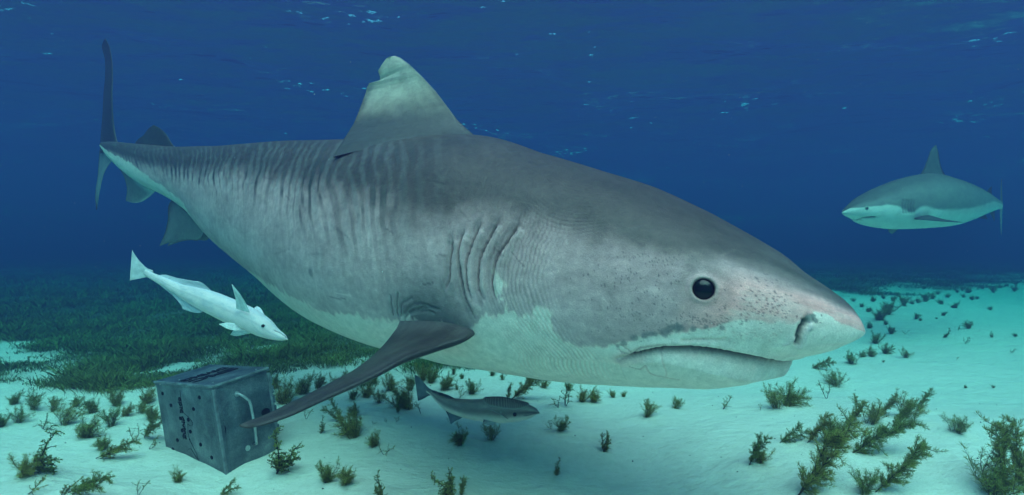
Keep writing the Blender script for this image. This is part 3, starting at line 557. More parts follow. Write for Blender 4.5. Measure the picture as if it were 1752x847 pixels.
# far pectoral, mirrored through the shark's middle plane
ip = int(np.argmin(np.abs(proj(tb.c)[0]-790))); c0, n0 = tb.c[ip], tb.Sd[ip]/np.linalg.norm(tb.Sd[ip])
refl = lambda q: q-2*((q-c0)@n0)[:, None]*n0
V, f, f3, info = fin(LE, TE, .075, 60, 24, flare=.05, root=.08); ta.add(refl(V)+np.array([0, 0, .0]), f, f3, pcol(info))
dark = np.array([.045, .047, .044])
def sag(pts, off=0): return [at(x, y, d_(x)+off) for x, y in pts]
add_fin(ta, sag([(304, 260), (294, 245), (283, 228), (273, 219), (263, 214)]), sag([(228, 252), (234, 241), (246, 231), (254, 220), (262, 214.5)]), .03, lambda i_: fcol(i_, dark, None, (.05, .05, .05), None, 6), ns=40, flare=.03, root=.03)
add_fin(ta, sag([(268, 325), (254, 338), (240, 346), (228, 347), (216, 344)]), sag([(192, 274), (205, 290), (214, 308), (217, 325), (215, 343)]), .025, lambda i_: fcol(i_, np.array([.14, .15, .14]), (.5, .5, .45), (.07, .07, .07), None, 7, root=((.5, .5, .45), .25)), ns=40, flare=.02, root=.03)
for off, sx in ((-.10, 0), (.14, 14)):
    add_fin(ta, [at(x+sx, y, d_(x)+off) for x, y in [(352, 388), (343, 408), (320, 410), (297, 413), (273, 421)]], [at(x+sx, y, d_(x)+off) for x, y in [(296, 338), (288, 352), (287, 375), (282, 398), (273, 420)]], .035, lambda i_: fcol(i_, np.array([.13, .14, .135]), None, (.06, .06, .06), None, 8), ns=44, flare=.04, root=.04)
TD = 3.80
add_fin(ta, [at(x, y, e_) for x, y, e_ in [(206, 254, TD-.12), (198, 232, TD-.03), (194, 205, TD), (192, 165, TD), (193, 130, TD+.03), (192, 105, TD+.05), (188, 82, TD+.08), (181, 66, TD+.12)]],
        [at(x, y, e_) for x, y, e_ in [(171, 262, TD+.12), (172, 236, TD+.26), (175, 200, TD+.30), (177, 160, TD+.30), (180, 125, TD+.28), (179, 100, TD+.28), (175, 84, TD+.28), (178, 68, TD+.14)]], .05, lambda i_: fcol(i_, np.array([.035, .036, .034]), (.09, .09, .085), None, None, 9), ns=70, nc=24)
add_fin(ta, [at(x, y, e_) for x, y, e_ in [(204, 258, TD-.12), (190, 276, TD-.02), (178, 296, TD+.03), (171, 325, TD+.06), (166, 359, TD+.10)]],
        [at(x, y, e_) for x, y, e_ in [(171, 250, TD+.14), (169, 270, TD+.22), (167, 300, TD+.2), (163, 330, TD+.18), (164, 358, TD+.11)]], .035, lambda i_: fcol(i_, np.array([.2, .21, .2]), (.35, .36, .33), (.06, .06, .06), (.05, .05, .05), 10), ns=50, nc=24)
org = np.array([tb.c[tb.n//2, 0], tb.c[tb.n//2, 1], 0]); org[2] = P[..., 2].min()
ts = tag(empty('tiger_shark', org), 'huge grey tiger shark with faint dark stripes filling the picture, nicked dorsal fin, black eye', 'shark')
shark_skin = skin('shark_skin', .42, .32, 300, .17, .0009)
ta.build('body', shark_skin, ts, org)
eyem, nt, p, N, L = nodes('eye_black'); p.inputs['Roughness'].default_value = .10; p.inputs['Specular IOR Level'].default_value = .28
L(ramp(nt, noise_node(nt, 60), [(.3, (.002, .002, .003)), (.8, (.006, .006, .007))]), p.inputs['Base Color'])
ringm = plain('eyelid', (.34, .27, .23), .5)
for e_ in (ei, tb.mir(ei[None])[0]):
    pe, ne = tb.base[e_[0], e_[1]], tb.nrm[e_[0], e_[1]]
    sphere('eye', pe-ne*.016, ER, eyem, ts, org, (1, 1.08, .62), ne)
# ---------------------------------------------------------------- generic smaller fish
def lin_s(n): return lambda L_: L_*(np.linspace(0, 1, n)**1.25)
# reef shark
rd = lambda px: np.interp(px, [1437, 1580, 1712], [4.5, 4.95, 5.9])
RST = [(1441, 361, 1441, 367, 4.52, .02), (1452, 353, 1453, 371.5, 4.54, .06), (1467, 343, 1468, 377, 4.57, .11), (1487, 331, 1487, 386, 4.64, .17), (1521, 315, 1521, 392, 4.75, .21), (1555, 303, 1555, 392, 4.86, .22), (1590, 297, 1590, 390, 4.98, .215), (1622, 304, 1622, 387, 5.12, .18), (1655, 314, 1655, 378, 5.35, .12), (1685, 328, 1685, 366, 5.62, .07), (1702, 338, 1702, 360, 5.8, .035), (1713, 345, 1713, 357, 5.93, .015)]
rb = Body(RST, lin_s(260), 160, .07); A = rb.A; SS = rb.SS; RP = rb.P
bnd = rb.theta_curve([(1441, 363), (1451, 358), (1478, 354), (1496, 352), (1532, 351), (1548, 356), (1560, 362), (1577, 352), (1600, 357), (1640, 357), (1667, 354), (1700, 344)])
jr = fbm(SS*8, A*4, 0, 121, 3)
rc = mix(np.array([.12, .11, .095])+0*RP, np.array([.25, .225, .20]), sm(.5, 1.3, A)); rc = rc*(1+.15*jr)[..., None]
rc = mix(rc, np.array([.80, .70, .62]), sm(-.05, .09, A-bnd[:, None]+.05*jr)*(1-.45*sm(.95, 1.25, SS)*sm(2.3, 1.8, A)))
rdisp = np.zeros_like(A); 
dm2, am2 = rb.dist(rb.line([(1466, 377), (1474, 374), (1486, 372.5), (1503, 372)], 1), .1); rdisp = rdisp-.012*np.exp(-(dm2/.010)**2); rc = mix(rc, np.array([.05, .05, .05]), .9*np.exp(-(dm2/.008)**2)*sm(1, .8, am2))
for k_ in range(5):
    x_ = 1545+k_*4.6; dg, _ = rb.dist(rb.line([(x_+1, 343), (x_-1, 352), (x_+1, 364)], 1), .06); rdisp = rdisp-.006*np.exp(-(dg/.008)**2); rc = mix(rc, np.array([.08, .08, .08]), .55*np.exp(-(dg/.009)**2))
rb.P = rb.base+rb.nrm*rdisp[..., None]; ra = Acc(); ra.body(rb, rc)
rf = np.array([.15, .14, .12]); bl = (.03, .03, .03)
def rsag(pts, off=0): return [at(x, y, rd(x)+off) for x, y in pts]
add_fin(ra, rsag([(1568, 306), (1577, 295), (1586, 275), (1593, 256), (1600, 248.5)]), rsag([(1627, 306), (1616, 297), (1609, 280), (1606, 262), (1602, 248.5)]), .05, lambda i_: fcol(i_, rf, bl, bl, None, 31), ns=40, flare=.05, root=.05)
add_fin(ra, [at(1556, 366, 4.72), at(1562, 374, 4.62), at(1580, 376, 4.5), at(1615, 379, 4.42), at(1646, 381, 4.4)], [at(1560, 360, 4.78), at(1575, 364, 4.74), at(1596, 370, 4.62), at(1620, 376, 4.5), at(1647, 380, 4.41)], .04, lambda i_: fcol(i_, np.array([.06, .062, .06]), bl, bl, None, 32), ns=40, flare=.02)
add_fin(ra, [at(1518, 384, 5.05), at(1519, 392, 5.15), at(1521, 397, 5.3), at(1526, 400, 5.4)], [at(1540, 386, 5.1), at(1538, 391, 5.2), at(1531, 397, 5.3), at(1527, 400, 5.41)], .04, lambda i_: fcol(i_, rf, bl, bl, (.03, .03, .03), 33), ns=20)
add_fin(ra, rsag([(1688, 332), (1690, 326), (1694, 321), (1697, 319)]), rsag([(1699, 336), (1697, 330), (1696.5, 325), (1697.5, 320)]), .02, lambda i_: fcol(i_, np.array([.05, .05, .05]), bl, bl, bl, 34), ns=20)
add_fin(ra, rsag([(1664, 366), (1672, 372), (1680, 374), (1689, 375)], -.05), rsag([(1680, 360), (1684, 364), (1687, 369), (1689.5, 374)], -.05), .02, lambda i_: fcol(i_, np.array([.06, .06, .06]), bl, bl, bl, 35), ns=20)
add_fin(ra, rsag([(1692, 362), (1696, 368), (1699, 374), (1701, 379)]), rsag([(1702, 358), (1702, 365), (1702, 372), (1701.5, 378)]), .02, lambda i_: fcol(i_, np.array([.1, .1, .1]), bl, bl, bl, 36), ns=20)
add_fin(ra, [at(1711, 352, 5.85), at(1712, 340, 5.9), at(1712, 322, 5.95), at(1713, 306, 6.05)], [at(1716, 352, 6.1), at(1715, 336, 6.2), at(1714.5, 322, 6.2), at(1714, 306, 6.12)], .02, lambda i_: fcol(i_, rf, None, bl, None, 37), ns=24)
add_fin(ra, [at(1711, 350, 5.85), at(1711, 365, 5.9), at(1712, 385, 5.95), at(1712.5, 401, 6.02)], [at(1716, 350, 6.1), at(1714.5, 366, 6.12), at(1714, 385, 6.1), at(1713.5, 401, 6.05)], .02, lambda i_: fcol(i_, np.array([.3, .3, .28]), None, None, None, 38), ns=24)
org = np.array([rb.c[130, 0], rb.c[130, 1], RP[..., 2].min()])
rsk = tag(empty('reef_shark', org), 'distant smaller grey shark with a white belly, facing left in the blue water', 'shark')
ra.build('body', skin('reef_shark_skin', nscale=90), rsk, org)
e1 = rb.pick([(1484, 356)])[0]; ie = plain('iris_pale', (.24, .26, .22), .3)
for e_ in (e1, rb.mir(e1[None])[0]):
    pe, ne = rb.base[e_[0], e_[1]], rb.nrm[e_[0], e_[1]]; eo = sphere('eye', pe-ne*.008, .02, ie, rsk, org, (1, 1, .7), ne); sphere('pupil', pe+ne*.003, .009, eyem, eo, org, (1, 1, .5), ne)
# remoras
def remora(name, label, ST, dist_, n, K, cap, ccol, fins, eye, eyer, mouth, mat, disc=None, finpart=True):
    b = Body(ST, lin_s(n), K, cap, .95, .95, .95); c_ = ccol(b); dp = np.zeros((b.n, b.K))
    dm_, am_ = b.dist(b.line(mouth, 1), .03); dp -= .0022*np.exp(-(dm_/.0016)**2)*sm(1, .85, am_); c_ = mix(c_, np.array([.03, .03, .03]), .9*np.exp(-(dm_/.0016)**2)*sm(1, .8, am_))
    b.P = b.base+b.nrm*dp[..., None]; acc = Acc(); acc.body(b, c_)
    for LE_, TE_, th_, cf_ in fins:
        V, f, f3, info = fin(LE_, TE_, th_, 30, 16, flare=.002, root=.01); acc.add(V, f, f3, cf_(info))
    org = np.array([b.c[b.n//2, 0], b.c[b.n//2, 1], b.P[..., 2].min()]); r = tag(empty(name, org), label, 'fish'); acc.build('body', mat, r, org)
    e1 = b.pick([eye])[0]
    for e_ in (e1, b.mir(e1[None])[0]):
        pe, ne = b.base[e_[0], e_[1]], b.nrm[e_[0], e_[1]]; eo = sphere('eye', pe-ne*eyer*.35, eyer, (eyem if disc else ie2), r, org, (1, 1, .6), ne); sphere('pupil', pe+ne*eyer*.12, eyer*.62, eyem, eo, org, (1, 1, .35), ne)
    if disc:
        i0_, i1_, amax = disc; ii = np.arange(i0_, i1_); kk = np.argsort(np.abs(b.th))[:1]; lo = np.argmin(np.abs(b.th+amax)); hi = np.argmin(np.abs(b.th-amax)); ks = np.arange(lo, hi+1)
        u_ = np.linspace(-1, 1, len(ii))[:, None]; v_ = np.linspace(-1, 1, len(ks))[None]
        oval = 1-(np.abs(u_)**2.6+np.abs(v_)**2.2); lift = .0045*sm(-.02, .12, oval)-.002*sm(.02, -.05, oval)
        ridge = (np.abs(((u_*11+np.abs(v_)*.9) % 1)-.5)*2)*.0014*sm(.1, .2, oval)-.002*np.exp(-(v_/.05)**2)*sm(.1, .2, oval)
        V = b.base[ii][:, ks]+b.nrm[ii][:, ks]*(lift+ridge)[..., None]; cc_ = mix(np.array([.24, .21, .20])+0*V, np.array([.05, .055, .06]), sm(.5, 0, ridge/.0014)*sm(.1, .2, oval))
        cc_ = mix(cc_, np.array([.3, .31, .3]), np.exp(-((oval-.08)/.07)**2)*.6)
        me = mesh_np('sucker_disc', V.reshape(-1, 3)-org, [grid_faces(len(ii), len(ks))], cc_.reshape(-1, 3)); link('sucker_disc', me, r, mat)
    return r
ie2 = plain('iris_silver', (.55, .6, .6), .3)
wr = 1.72
WST = [(492, 580, 493, 583, wr, .004), (486, 575, 489, 583, wr, .012), (471, 560, 465, 581, wr, .024), (453, 543, 447, 576, wr, .034), (428, 527, 424, 565, wr, .037), (402, 514, 394, 554, wr+.01, .037), (368, 500, 357, 536, wr+.02, .034), (338, 492, 327, 520, wr+.04, .028), (312, 487, 303, 505, wr+.06, .02), (285, 476, 279, 490, wr+.08, .013), (262, 467, 257, 477, wr+.10, .008), (250, 461, 247, 470, wr+.12, .005)]
def wcolf(b):
    jn = fbm(b.SS*40, b.A*3, 0, 131, 4); c_ = mix(np.array([.66, .60, .57])+0*b.P, np.array([.46, .48, .50]), sm(-.1, .8, jn)); c_ = mix(c_, np.array([.40, .40, .41]), .55*np.exp(-((b.A-1.25-.3*b.SS)/.10)**2)*sm(.03, .1, b.SS)); c_ = mix(c_, np.array([.50, .60, .68]), .5*sm(.7, .1, b.A))
    d1, _ = b.dist(b.line([(430, 540), (431, 553), (440, 565), (450, 573)], 1), .02); c_ = mix(c_, np.array([.4, .45, .46]), .6*np.exp(-(d1/.0018)**2)); return c_
wf = lambda c0_: (lambda i_: fcol(i_, np.array(c0_), None, None, None, 51))
P_ = lambda pts, d=wr: [at(x, y, d) for x, y in pts]
def P3(pts): return [at(*q_) for q_ in pts]
wfins = [(P_([(262, 463), (252, 459), (241, 449), (233, 439), (226, 428)], wr+.12), P_([(262, 473), (252, 474), (242, 476), (232, 478), (222, 480)], wr+.12), .005, wf((.56, .56, .56))),
         (P3([(373, 514, wr+.02), (356, 492, wr+.03), (346, 484, wr+.03), (338, 481, wr+.04)]), P3([(258, 474, wr+.10), (280, 470, wr+.09), (305, 476, wr+.07), (337, 482, wr+.05)]), .004, wf((.50, .53, .56))),
         (P3([(358, 526, wr+.02), (344, 535, wr+.03), (333, 535, wr+.04), (313, 529, wr+.05)]), P3([(256, 469, wr+.1), (275, 489, wr+.08), (297, 507, wr+.06), (311, 523, wr+.05)]), .004, wf((.52, .56, .60))),
         (P3([(428, 535, wr-.036), (420, 518, wr-.05), (410, 502, wr-.07), (397, 486, wr-.08)]), P3([(404, 528, wr-.03), (403, 512, wr-.05), (400, 500, wr-.07), (396.5, 487, wr-.08)]), .004, wf((.66, .7, .7))),
         (P3([(454, 543, wr+.02), (449, 532, wr+.04), (444, 526, wr+.06), (440, 524, wr+.07)]), P3([(434, 533, wr+.03), (434, 529, wr+.05), (436, 526, wr+.06), (439, 524.5, wr+.07)]), .003, wf((.55, .58, .60))),
         (P3([(420, 566, wr-.01), (405, 566, wr-.03), (390, 563, wr-.05), (375, 555, wr-.06)]), P3([(412, 556, wr-.01), (400, 553, wr-.03), (388, 552, wr-.05), (375.5, 554, wr-.06)]), .004, wf((.8, .8, .78))),
         (P3([(430, 570, wr+.01), (415, 573, wr+.02), (404, 575, wr+.03), (394, 573, wr+.04)]), P3([(412, 560, wr+.01), (404, 562, wr+.02), (399, 566, wr+.03), (394.5, 572, wr+.04)]), .004, wf((.55, .60, .60)))]
remora('white_remora', 'slim pale white fish swimming down to the right beneath the big shark\'s belly', WST, wr, 240, 96, .02, wcolf, wfins, (450, 557), .0088, [(491, 577), (482, 571), (474, 567), (467, 564.5)], skin('white_fish_skin', .5, .2, 500, .05, .0002))
gr = 1.9
GST = [(923, 706, 924, 708.5, gr, .004), (916, 700, 919, 710, gr, .014), (901, 691, 899, 717, gr+.003, .03), (880, 686, 876, 721, gr+.006, .04), (858, 682, 852, 723, gr+.01, .042), (839, 682, 836, 722, gr+.02, .042), (816, 684, 812, 718, gr+.03, .04), (790, 683, 785, 711, gr+.05, .033), (768, 680, 762, 701, gr+.07, .022), (752, 675, 748, 688, gr+.09, .013), (740, 669, 737, 676, gr+.11, .008), (733, 665, 730, 671, gr+.13, .005)]
def gcolf(b):
    jn = fbm(b.SS*30, b.A*3, 0, 141, 4); c_ = mix(np.array([.27, .235, .22])+0*b.P, np.array([.36, .31, .29]), sm(-.3, .6, jn))
    c_ = mix(c_, np.array([.07, .06, .06]), .8*np.exp(-((b.A-1.42)/.24)**2)*(.4+.6*sm(.2, .0, b.SS)+.2)); c_ = mix(c_, np.array([.30, .31, .30]), .8*np.exp(-((b.A-1.02)/.07)**2)*sm(.26, .05, b.SS))
    c_ = mix(c_, np.array([.62, .52, .48]), .85*sm(1.65, 2.1, b.A)); d1, _ = b.dist(b.line([(857, 705), (858, 712), (866, 719)], 1), .02); c_ = mix(c_, np.array([.4, .42, .42]), .6*np.exp(-(d1/.0018)**2)); return c_
gf = lambda c0_: (lambda i_: fcol(i_, np.array(c0_), None, (.04, .05, .06), None, 55))
gfins = [(P3([(744, 669, gr+.10), (733, 663, gr+.12), (724, 653, gr+.14), (717, 645, gr+.15), (709, 641, gr+.17)]), P3([(744, 676, gr+.10), (734, 677, gr+.12), (727, 681, gr+.14), (721, 684, gr+.15), (715, 686, gr+.17)]), .005, gf((.12, .15, .18))),
         (P3([(797, 697, gr+.05), (775, 680, gr+.06), (762, 674.5, gr+.07), (755, 673, gr+.08)]), P3([(736, 673, gr+.11), (742, 668, gr+.10), (749, 670, gr+.09), (756, 672.5, gr+.08)]), .004, gf((.08, .09, .1))),
         (P3([(800, 708, gr+.04), (785, 718, gr+.05), (778, 721, gr+.05), (772, 726, gr+.05)]), P3([(754, 688, gr+.08), (764, 706, gr+.07), (768, 715, gr+.06), (771, 725, gr+.05)]), .004, gf((.12, .15, .17))),
         (P3([(870, 718, gr-.04), (855, 709, gr-.05), (840, 702, gr-.055), (824, 699, gr-.055)]), P3([(860, 709, gr-.03), (850, 704, gr-.05), (838, 700, gr-.055), (824, 698.5, gr-.055)]), .003, gf((.2, .21, .21))),
         (P3([(852, 719, gr-.01), (846, 726, gr-.02), (836, 727, gr-.03), (829, 725, gr-.03)]), P3([(828, 717, gr-.01), (827, 720, gr-.02), (827, 723, gr-.03), (828, 725, gr-.03)]), .003, gf((.3, .32, .32)))]
gd = 240
remora('grey_remora', 'slim dark grey fish with ridged sucker disc on its head, close over the sand', GST, gr, gd, 128, .02, gcolf, gfins, (881, 709), .0085, [(922, 706), (914, 708), (904, 711), (893, 711)], skin('grey_fish_skin', .45, .2, 400, .08, .0002), disc=(32, 128, 1.12))
# ---------------------------------------------------------------- bait crate
DX, DY, DZ = .2269, .4361, .3465
cr_o = np.array([-1.1097, 1.9901, -.0298])
cm = Matrix.Rotation(1.0425, 3, 'Z') @ Matrix.Rotation(-.089, 3, 'X') @ Matrix.Rotation(-.1031, 3, 'Y'); CM = np.array(cm)
crate = tag(empty('bait_crate', cr_o), 'galvanised metal box with drain holes and black lettering, tilted on the sand', 'crate'); crate.rotation_euler = cm.to_euler()
def face_pt(px, py, axis, val):      # point of a crate face seen at this pixel, in crate coordinates
    o = CM.T @ (np.array([0, 0, CAM_H])-cr_o); d = CM.T @ (at(px, py, 1)-np.array([0, 0, CAM_H])); return o+d*((val-o[axis])/d[axis])
galv, nt, p, N, L = nodes('galvanised_metal'); p.inputs['Metallic'].default_value = .45; p.inputs['Roughness'].default_value = .42; p.inputs['Specular IOR Level'].default_value = .4
n1 = noise_node(nt, 9, 6, rough=.65); n2 = noise_node(nt, 160, 3); vo = N('ShaderNodeTexVoronoi'); L(texcoord(nt, 55), vo.inputs['Vector'])
c = mul(nt, ramp(nt, n1, [(.3, (.05, .07, .082)), (.5, (.13, .16, .18)), (.70, (.27, .31, .33))]), ramp(nt, n2, [(.3, (.8, .8, .8)), (.75, (1.1, 1.1, 1.1))])); c = mul(nt, c, ramp(nt, vo.outputs['Color'], [(.2, (.88, .88, .88)), (.8, (1.06, 1.06, 1.06))])); L(c, p.inputs['Base Color']); L(bump(nt, n1, .004), p.inputs['Normal'])
edge = plain('trim_metal', (.20, .225, .24), .5, .3, nscale=25, amt=.5); black = plain('black_paint', (.008, .009, .012), .6); hole = plain('hole_dark', (.004, .005, .006), .9); steel = plain('handle_steel', (.45, .47, .48), .35, .5)  # edge: slightly paler trim for rim, corner seam and hinge flange
import bmesh
def bm_obj(name, fn, mat, parent, bev=0, smooth=False):
    bm = bmesh.new(); fn(bm)
    if bev: bmesh.ops.bevel(bm, geom=bm.edges[:], offset=bev, segments=2, affect='EDGES', profile=.6)
    for f in bm.faces: f.smooth = smooth
    me = bpy.data.meshes.new(name); bm.to_mesh(me); bm.free(); return link(name, me, parent, mat)
def add_box(bm, a, b):
    r = bmesh.ops.create_cube(bm, size=1)
    for v in r['verts']: v.co = Vector([(a[i]+b[i])/2+v.co[i]*(b[i]-a[i]) for i in range(3)])
def tube(bm, pts, r, n=10):
    pts = [Vector(q) for q in pts]; rings = []
    for i, q in enumerate(pts):
        t = (pts[min(i+1, len(pts)-1)]-pts[max(i-1, 0)]).normalized(); a = t.orthogonal().normalized() if i == 0 else (a-a.dot(t)*t).normalized(); b = t.cross(a)
        rr = r[i] if hasattr(r, '__len__') else r; rings.append([bm.verts.new(q+(a*math.cos(6.2832*k/n)+b*math.sin(6.2832*k/n))*rr) for k in range(n)])
    for i in range(len(rings)-1):
        for k in range(n): bm.faces.new((rings[i][k], rings[i][(k+1) % n], rings[i+1][(k+1) % n], rings[i+1][k]))
    bm.faces.new(rings[0][::-1]); bm.faces.new(rings[-1])
bm_obj('box_shell', lambda bm: add_box(bm, (0, 0, -.03), (DX, DY, DZ)), galv, crate, .004, True)
def lidf(bm): add_box(bm, (-.003, -.003, DZ-.012), (DX+.012, DY+.003, DZ+.003))
bm_obj('lid', lidf, galv, crate, .0025)
def cornerf(bm): add_box(bm, (-.0025, -.0025, -.02), (.020, .022, DZ-.0125))
bm_obj('corner_strip', cornerf, galv, crate, .002)
def rimf(bm):
    add_box(bm, (-.0055, -.0055, DZ-.0035), (DX+.010, .0015, DZ+.0045)); add_box(bm, (-.0055, .0025, DZ-.0035), (.0015, DY+.003, DZ+.0045))
bm_obj('lid_rim', rimf, edge, crate, .0012)
def seamf(bm): add_box(bm, (-.0045, -.0045, -.02), (.0055, .0055, DZ-.013))
bm_obj('corner_seam', seamf, edge, crate, .0015)
def flange(bm): add_box(bm, (DX-.002, -.004, .055), (DX+.012, .012, DZ-.02))
fl = bm_obj('hinge_flange', flange, edge, crate, .001)
def kn(bm):
    for k in range(6): tube(bm, [(DX+.012, -.003, .07+k*.042), (DX+.012, -.003, .07+k*.042+.03)], .005, 10)
bm_obj('hinge_knuckle', kn, galv, fl)
cc3 = lambda x, y: 240+x/3.528
cc4 = lambda x, y: 600+y/3.528
def disc(bm, c_, axis, ru, rv, thick=.0018, n=20):
    u_, v_ = (Vector((0, 1, 0)), Vector((0, 0, 1))) if axis == 0 else (Vector((1, 0, 0)), Vector((0, 0, 1)))
    nrm_ = Vector((-1, 0, 0)) if axis == 0 else Vector((0, -1, 0)); lo = []; hi = []
    for k in range(n):
        q = Vector(c_)+u_*math.cos(6.2832*k/n)*ru+v_*math.sin(6.2832*k/n)*rv; lo.append(bm.verts.new(q-nrm_*.002)); hi.append(bm.verts.new(q+nrm_*thick))
    bm.faces.new(hi)
    for k in range(n): bm.faces.new((lo[k], lo[(k+1) % n], hi[(k+1) % n], hi[k]))
for x, y in [(135, 258), (186, 330), (358, 282), (322, 352), (224, 540), (197, 595), (365, 567), (432, 645), (242, 408), (290, 417), (253, 482), (303, 488)]:
    q = face_pt(cc3(x, y), cc4(x, y), 0, 0); bm_obj('drain_hole', lambda bm: disc(bm, q, 0, .0085, .0078), hole, crate)  # uncut holes: near-black discs paint the dark inside, as for hand hole and slot
q = face_pt(cc3(757, 0), cc4(0, 372), 1, 0); bm_obj('hand_hole', lambda bm: disc(bm, q, 1, .019, .017), hole, crate)
q = face_pt(cc3(510, 0), cc4(0, 475), 1, 0); bm_obj('slot', lambda bm: disc(bm, q, 1, .004, .016), hole, crate)
def on_face(pts, axis, off): 
    r = []
    for (x, y), o_ in zip(pts, off): v = face_pt(cc3(x, y), cc4(x, y), axis, 0); v[axis] -= o_; r.append(v)
    return r
hp = on_face([(583, 262), (584, 262), (610, 277), (636, 300), (645, 330), (655, 380), (668, 450), (683, 560), (688, 568)], 1, [-.002, .016, .021, .024, .025, .025, .025, .022, -.002])
hd_ = bm_obj('handle', lambda bm: tube(bm, hp, .0052, 12), steel, crate, 0, True)
for m_ in ((583, 262), (648, 588)): bm_obj('handle_mount', lambda bm: disc(bm, on_face([m_], 1, [0])[0], 1, .010, .011, .003), steel, hd_)
lp = on_face([(240, 240), (247, 290), (262, 375), (292, 400), (318, 435), (314, 452), (300, 452), (288, 440), (290, 500), (296, 525), (303, 540), (296, 533), (315, 570), (340, 620), (353, 664), (330, 630), (308, 590), (298, 592), (284, 602)], 0, [.001]*19)
bm_obj('shark_line_logo', lambda bm: tube(bm, lp, .0007, 6), black, crate)
def text(name, body, org_, right, up, size, bold=.012, width=1., ital=0):
    cu = bpy.data.curves.new(name, 'FONT'); cu.body = body; cu.size = 1; cu.offset = bold; cu.extrude = .002; cu.shear = ital; cu.align_x = 'CENTER'; cu.align_y = 'CENTER'
    tmp = bpy.data.objects.new('tmp', cu); S.collection.objects.link(tmp); bpy.context.view_layer.update()
    me = bpy.data.meshes.new_from_object(tmp.evaluated_get(bpy.context.evaluated_depsgraph_get())); bpy.data.objects.remove(tmp)
    r_, u_ = Vector(right).normalized(), Vector(up).normalized(); n_ = r_.cross(u_); xs = [v.co.x for v in me.vertices]; w_ = max(xs)-min(xs)
    for v in me.vertices: v.co = Vector(org_)+r_*v.co.x*width/w_+u_*v.co.y*size+n_*(v.co.z*.5+.0015)
    me.name = name; me.materials.clear(); return link(name, me, crate, black)
ta_, tb_ = face_pt(cc3(240, 0), cc4(0, 283), 0, 0), face_pt(cc3(275, 0), cc4(0, 528), 0, 0); rt = Vector(tb_)-Vector(ta_)
nface = Vector((-1, 0, 0)); upv = nface.cross(rt.normalized())
text('lettering', 'epic diving', (Vector(ta_)+Vector(tb_))/2+nface*.0005, rt, upv, .034, .02, rt.length*1.04)
for a_, b_, c_, d_2, tx in (((298, 650), (327, 653), (405, 635), (384, 633), None),):
    A0, B0, C0, D0 = [Vector(face_pt(x, y, 2, DZ+.003)) for x, y in (a_, b_, c_, d_2)]
    xr = ((D0-A0)+(C0-B0))/2; m1 = (B0+C0)/2; m2 = (A0+D0)/2; ctr = (m1+m2)/2; ln = min(.19, DX*.82); cx_ = DX*.48
    yy = sorted((m1.y, m2.y)); hgt = (yy[1]-yy[0])
    text('lettering', 'EPIC', (cx_, yy[0]+hgt*.22, DZ+.0035), (-1, 0, 0), (0, -1, 0), hgt*.60, .035, ln)
    text('lettering', 'DIVING', (cx_, yy[0]+hgt*.80, DZ+.0035), (-1, 0, 0), (0, -1, 0), hgt*.52, .035, ln)
for x_, y_ in ((.03, .05), (.03, .16), (.2, .03), (.03, .3)): bm_obj('rivet', lambda bm: tube(bm, [(x_, y_, DZ), (x_, y_, DZ+.0055)], .003, 10), steel, crate)
# ---------------------------------------------------------------- seaweed
def weed_mat(name, c0_, c1_):
    m, nt, p, N, L = nodes(name); p.inputs['Roughness'].default_value = .75; p.inputs['Specular IOR Level'].default_value = .1
    at_ = N('ShaderNodeAttribute'); at_.attribute_name = 'pigment'; oi = N('ShaderNodeObjectInfo')
    c = ramp(nt, oi.outputs['Random'], [(0, c0_), (1, c1_)]); c = mul(nt, c, at_.outputs['Color']); L(c, p.inputs['Base Color'])
    tr = N('ShaderNodeBsdfTranslucent'); L(c, tr.inputs['Color']); mx = N('ShaderNodeMixShader'); mx.inputs[0].default_value = .45
    L(p.outputs[0], mx.inputs[1]); L(tr.outputs[0], mx.inputs[2]); L(mx.outputs[0], nt.nodes['Material Output'].inputs[0]); return m
weed = weed_mat('weed', (.44, .36, .10), (.28, .31, .09)); stemm = weed_mat('weed_stem', (.10, .08, .045), (.07, .06, .04))
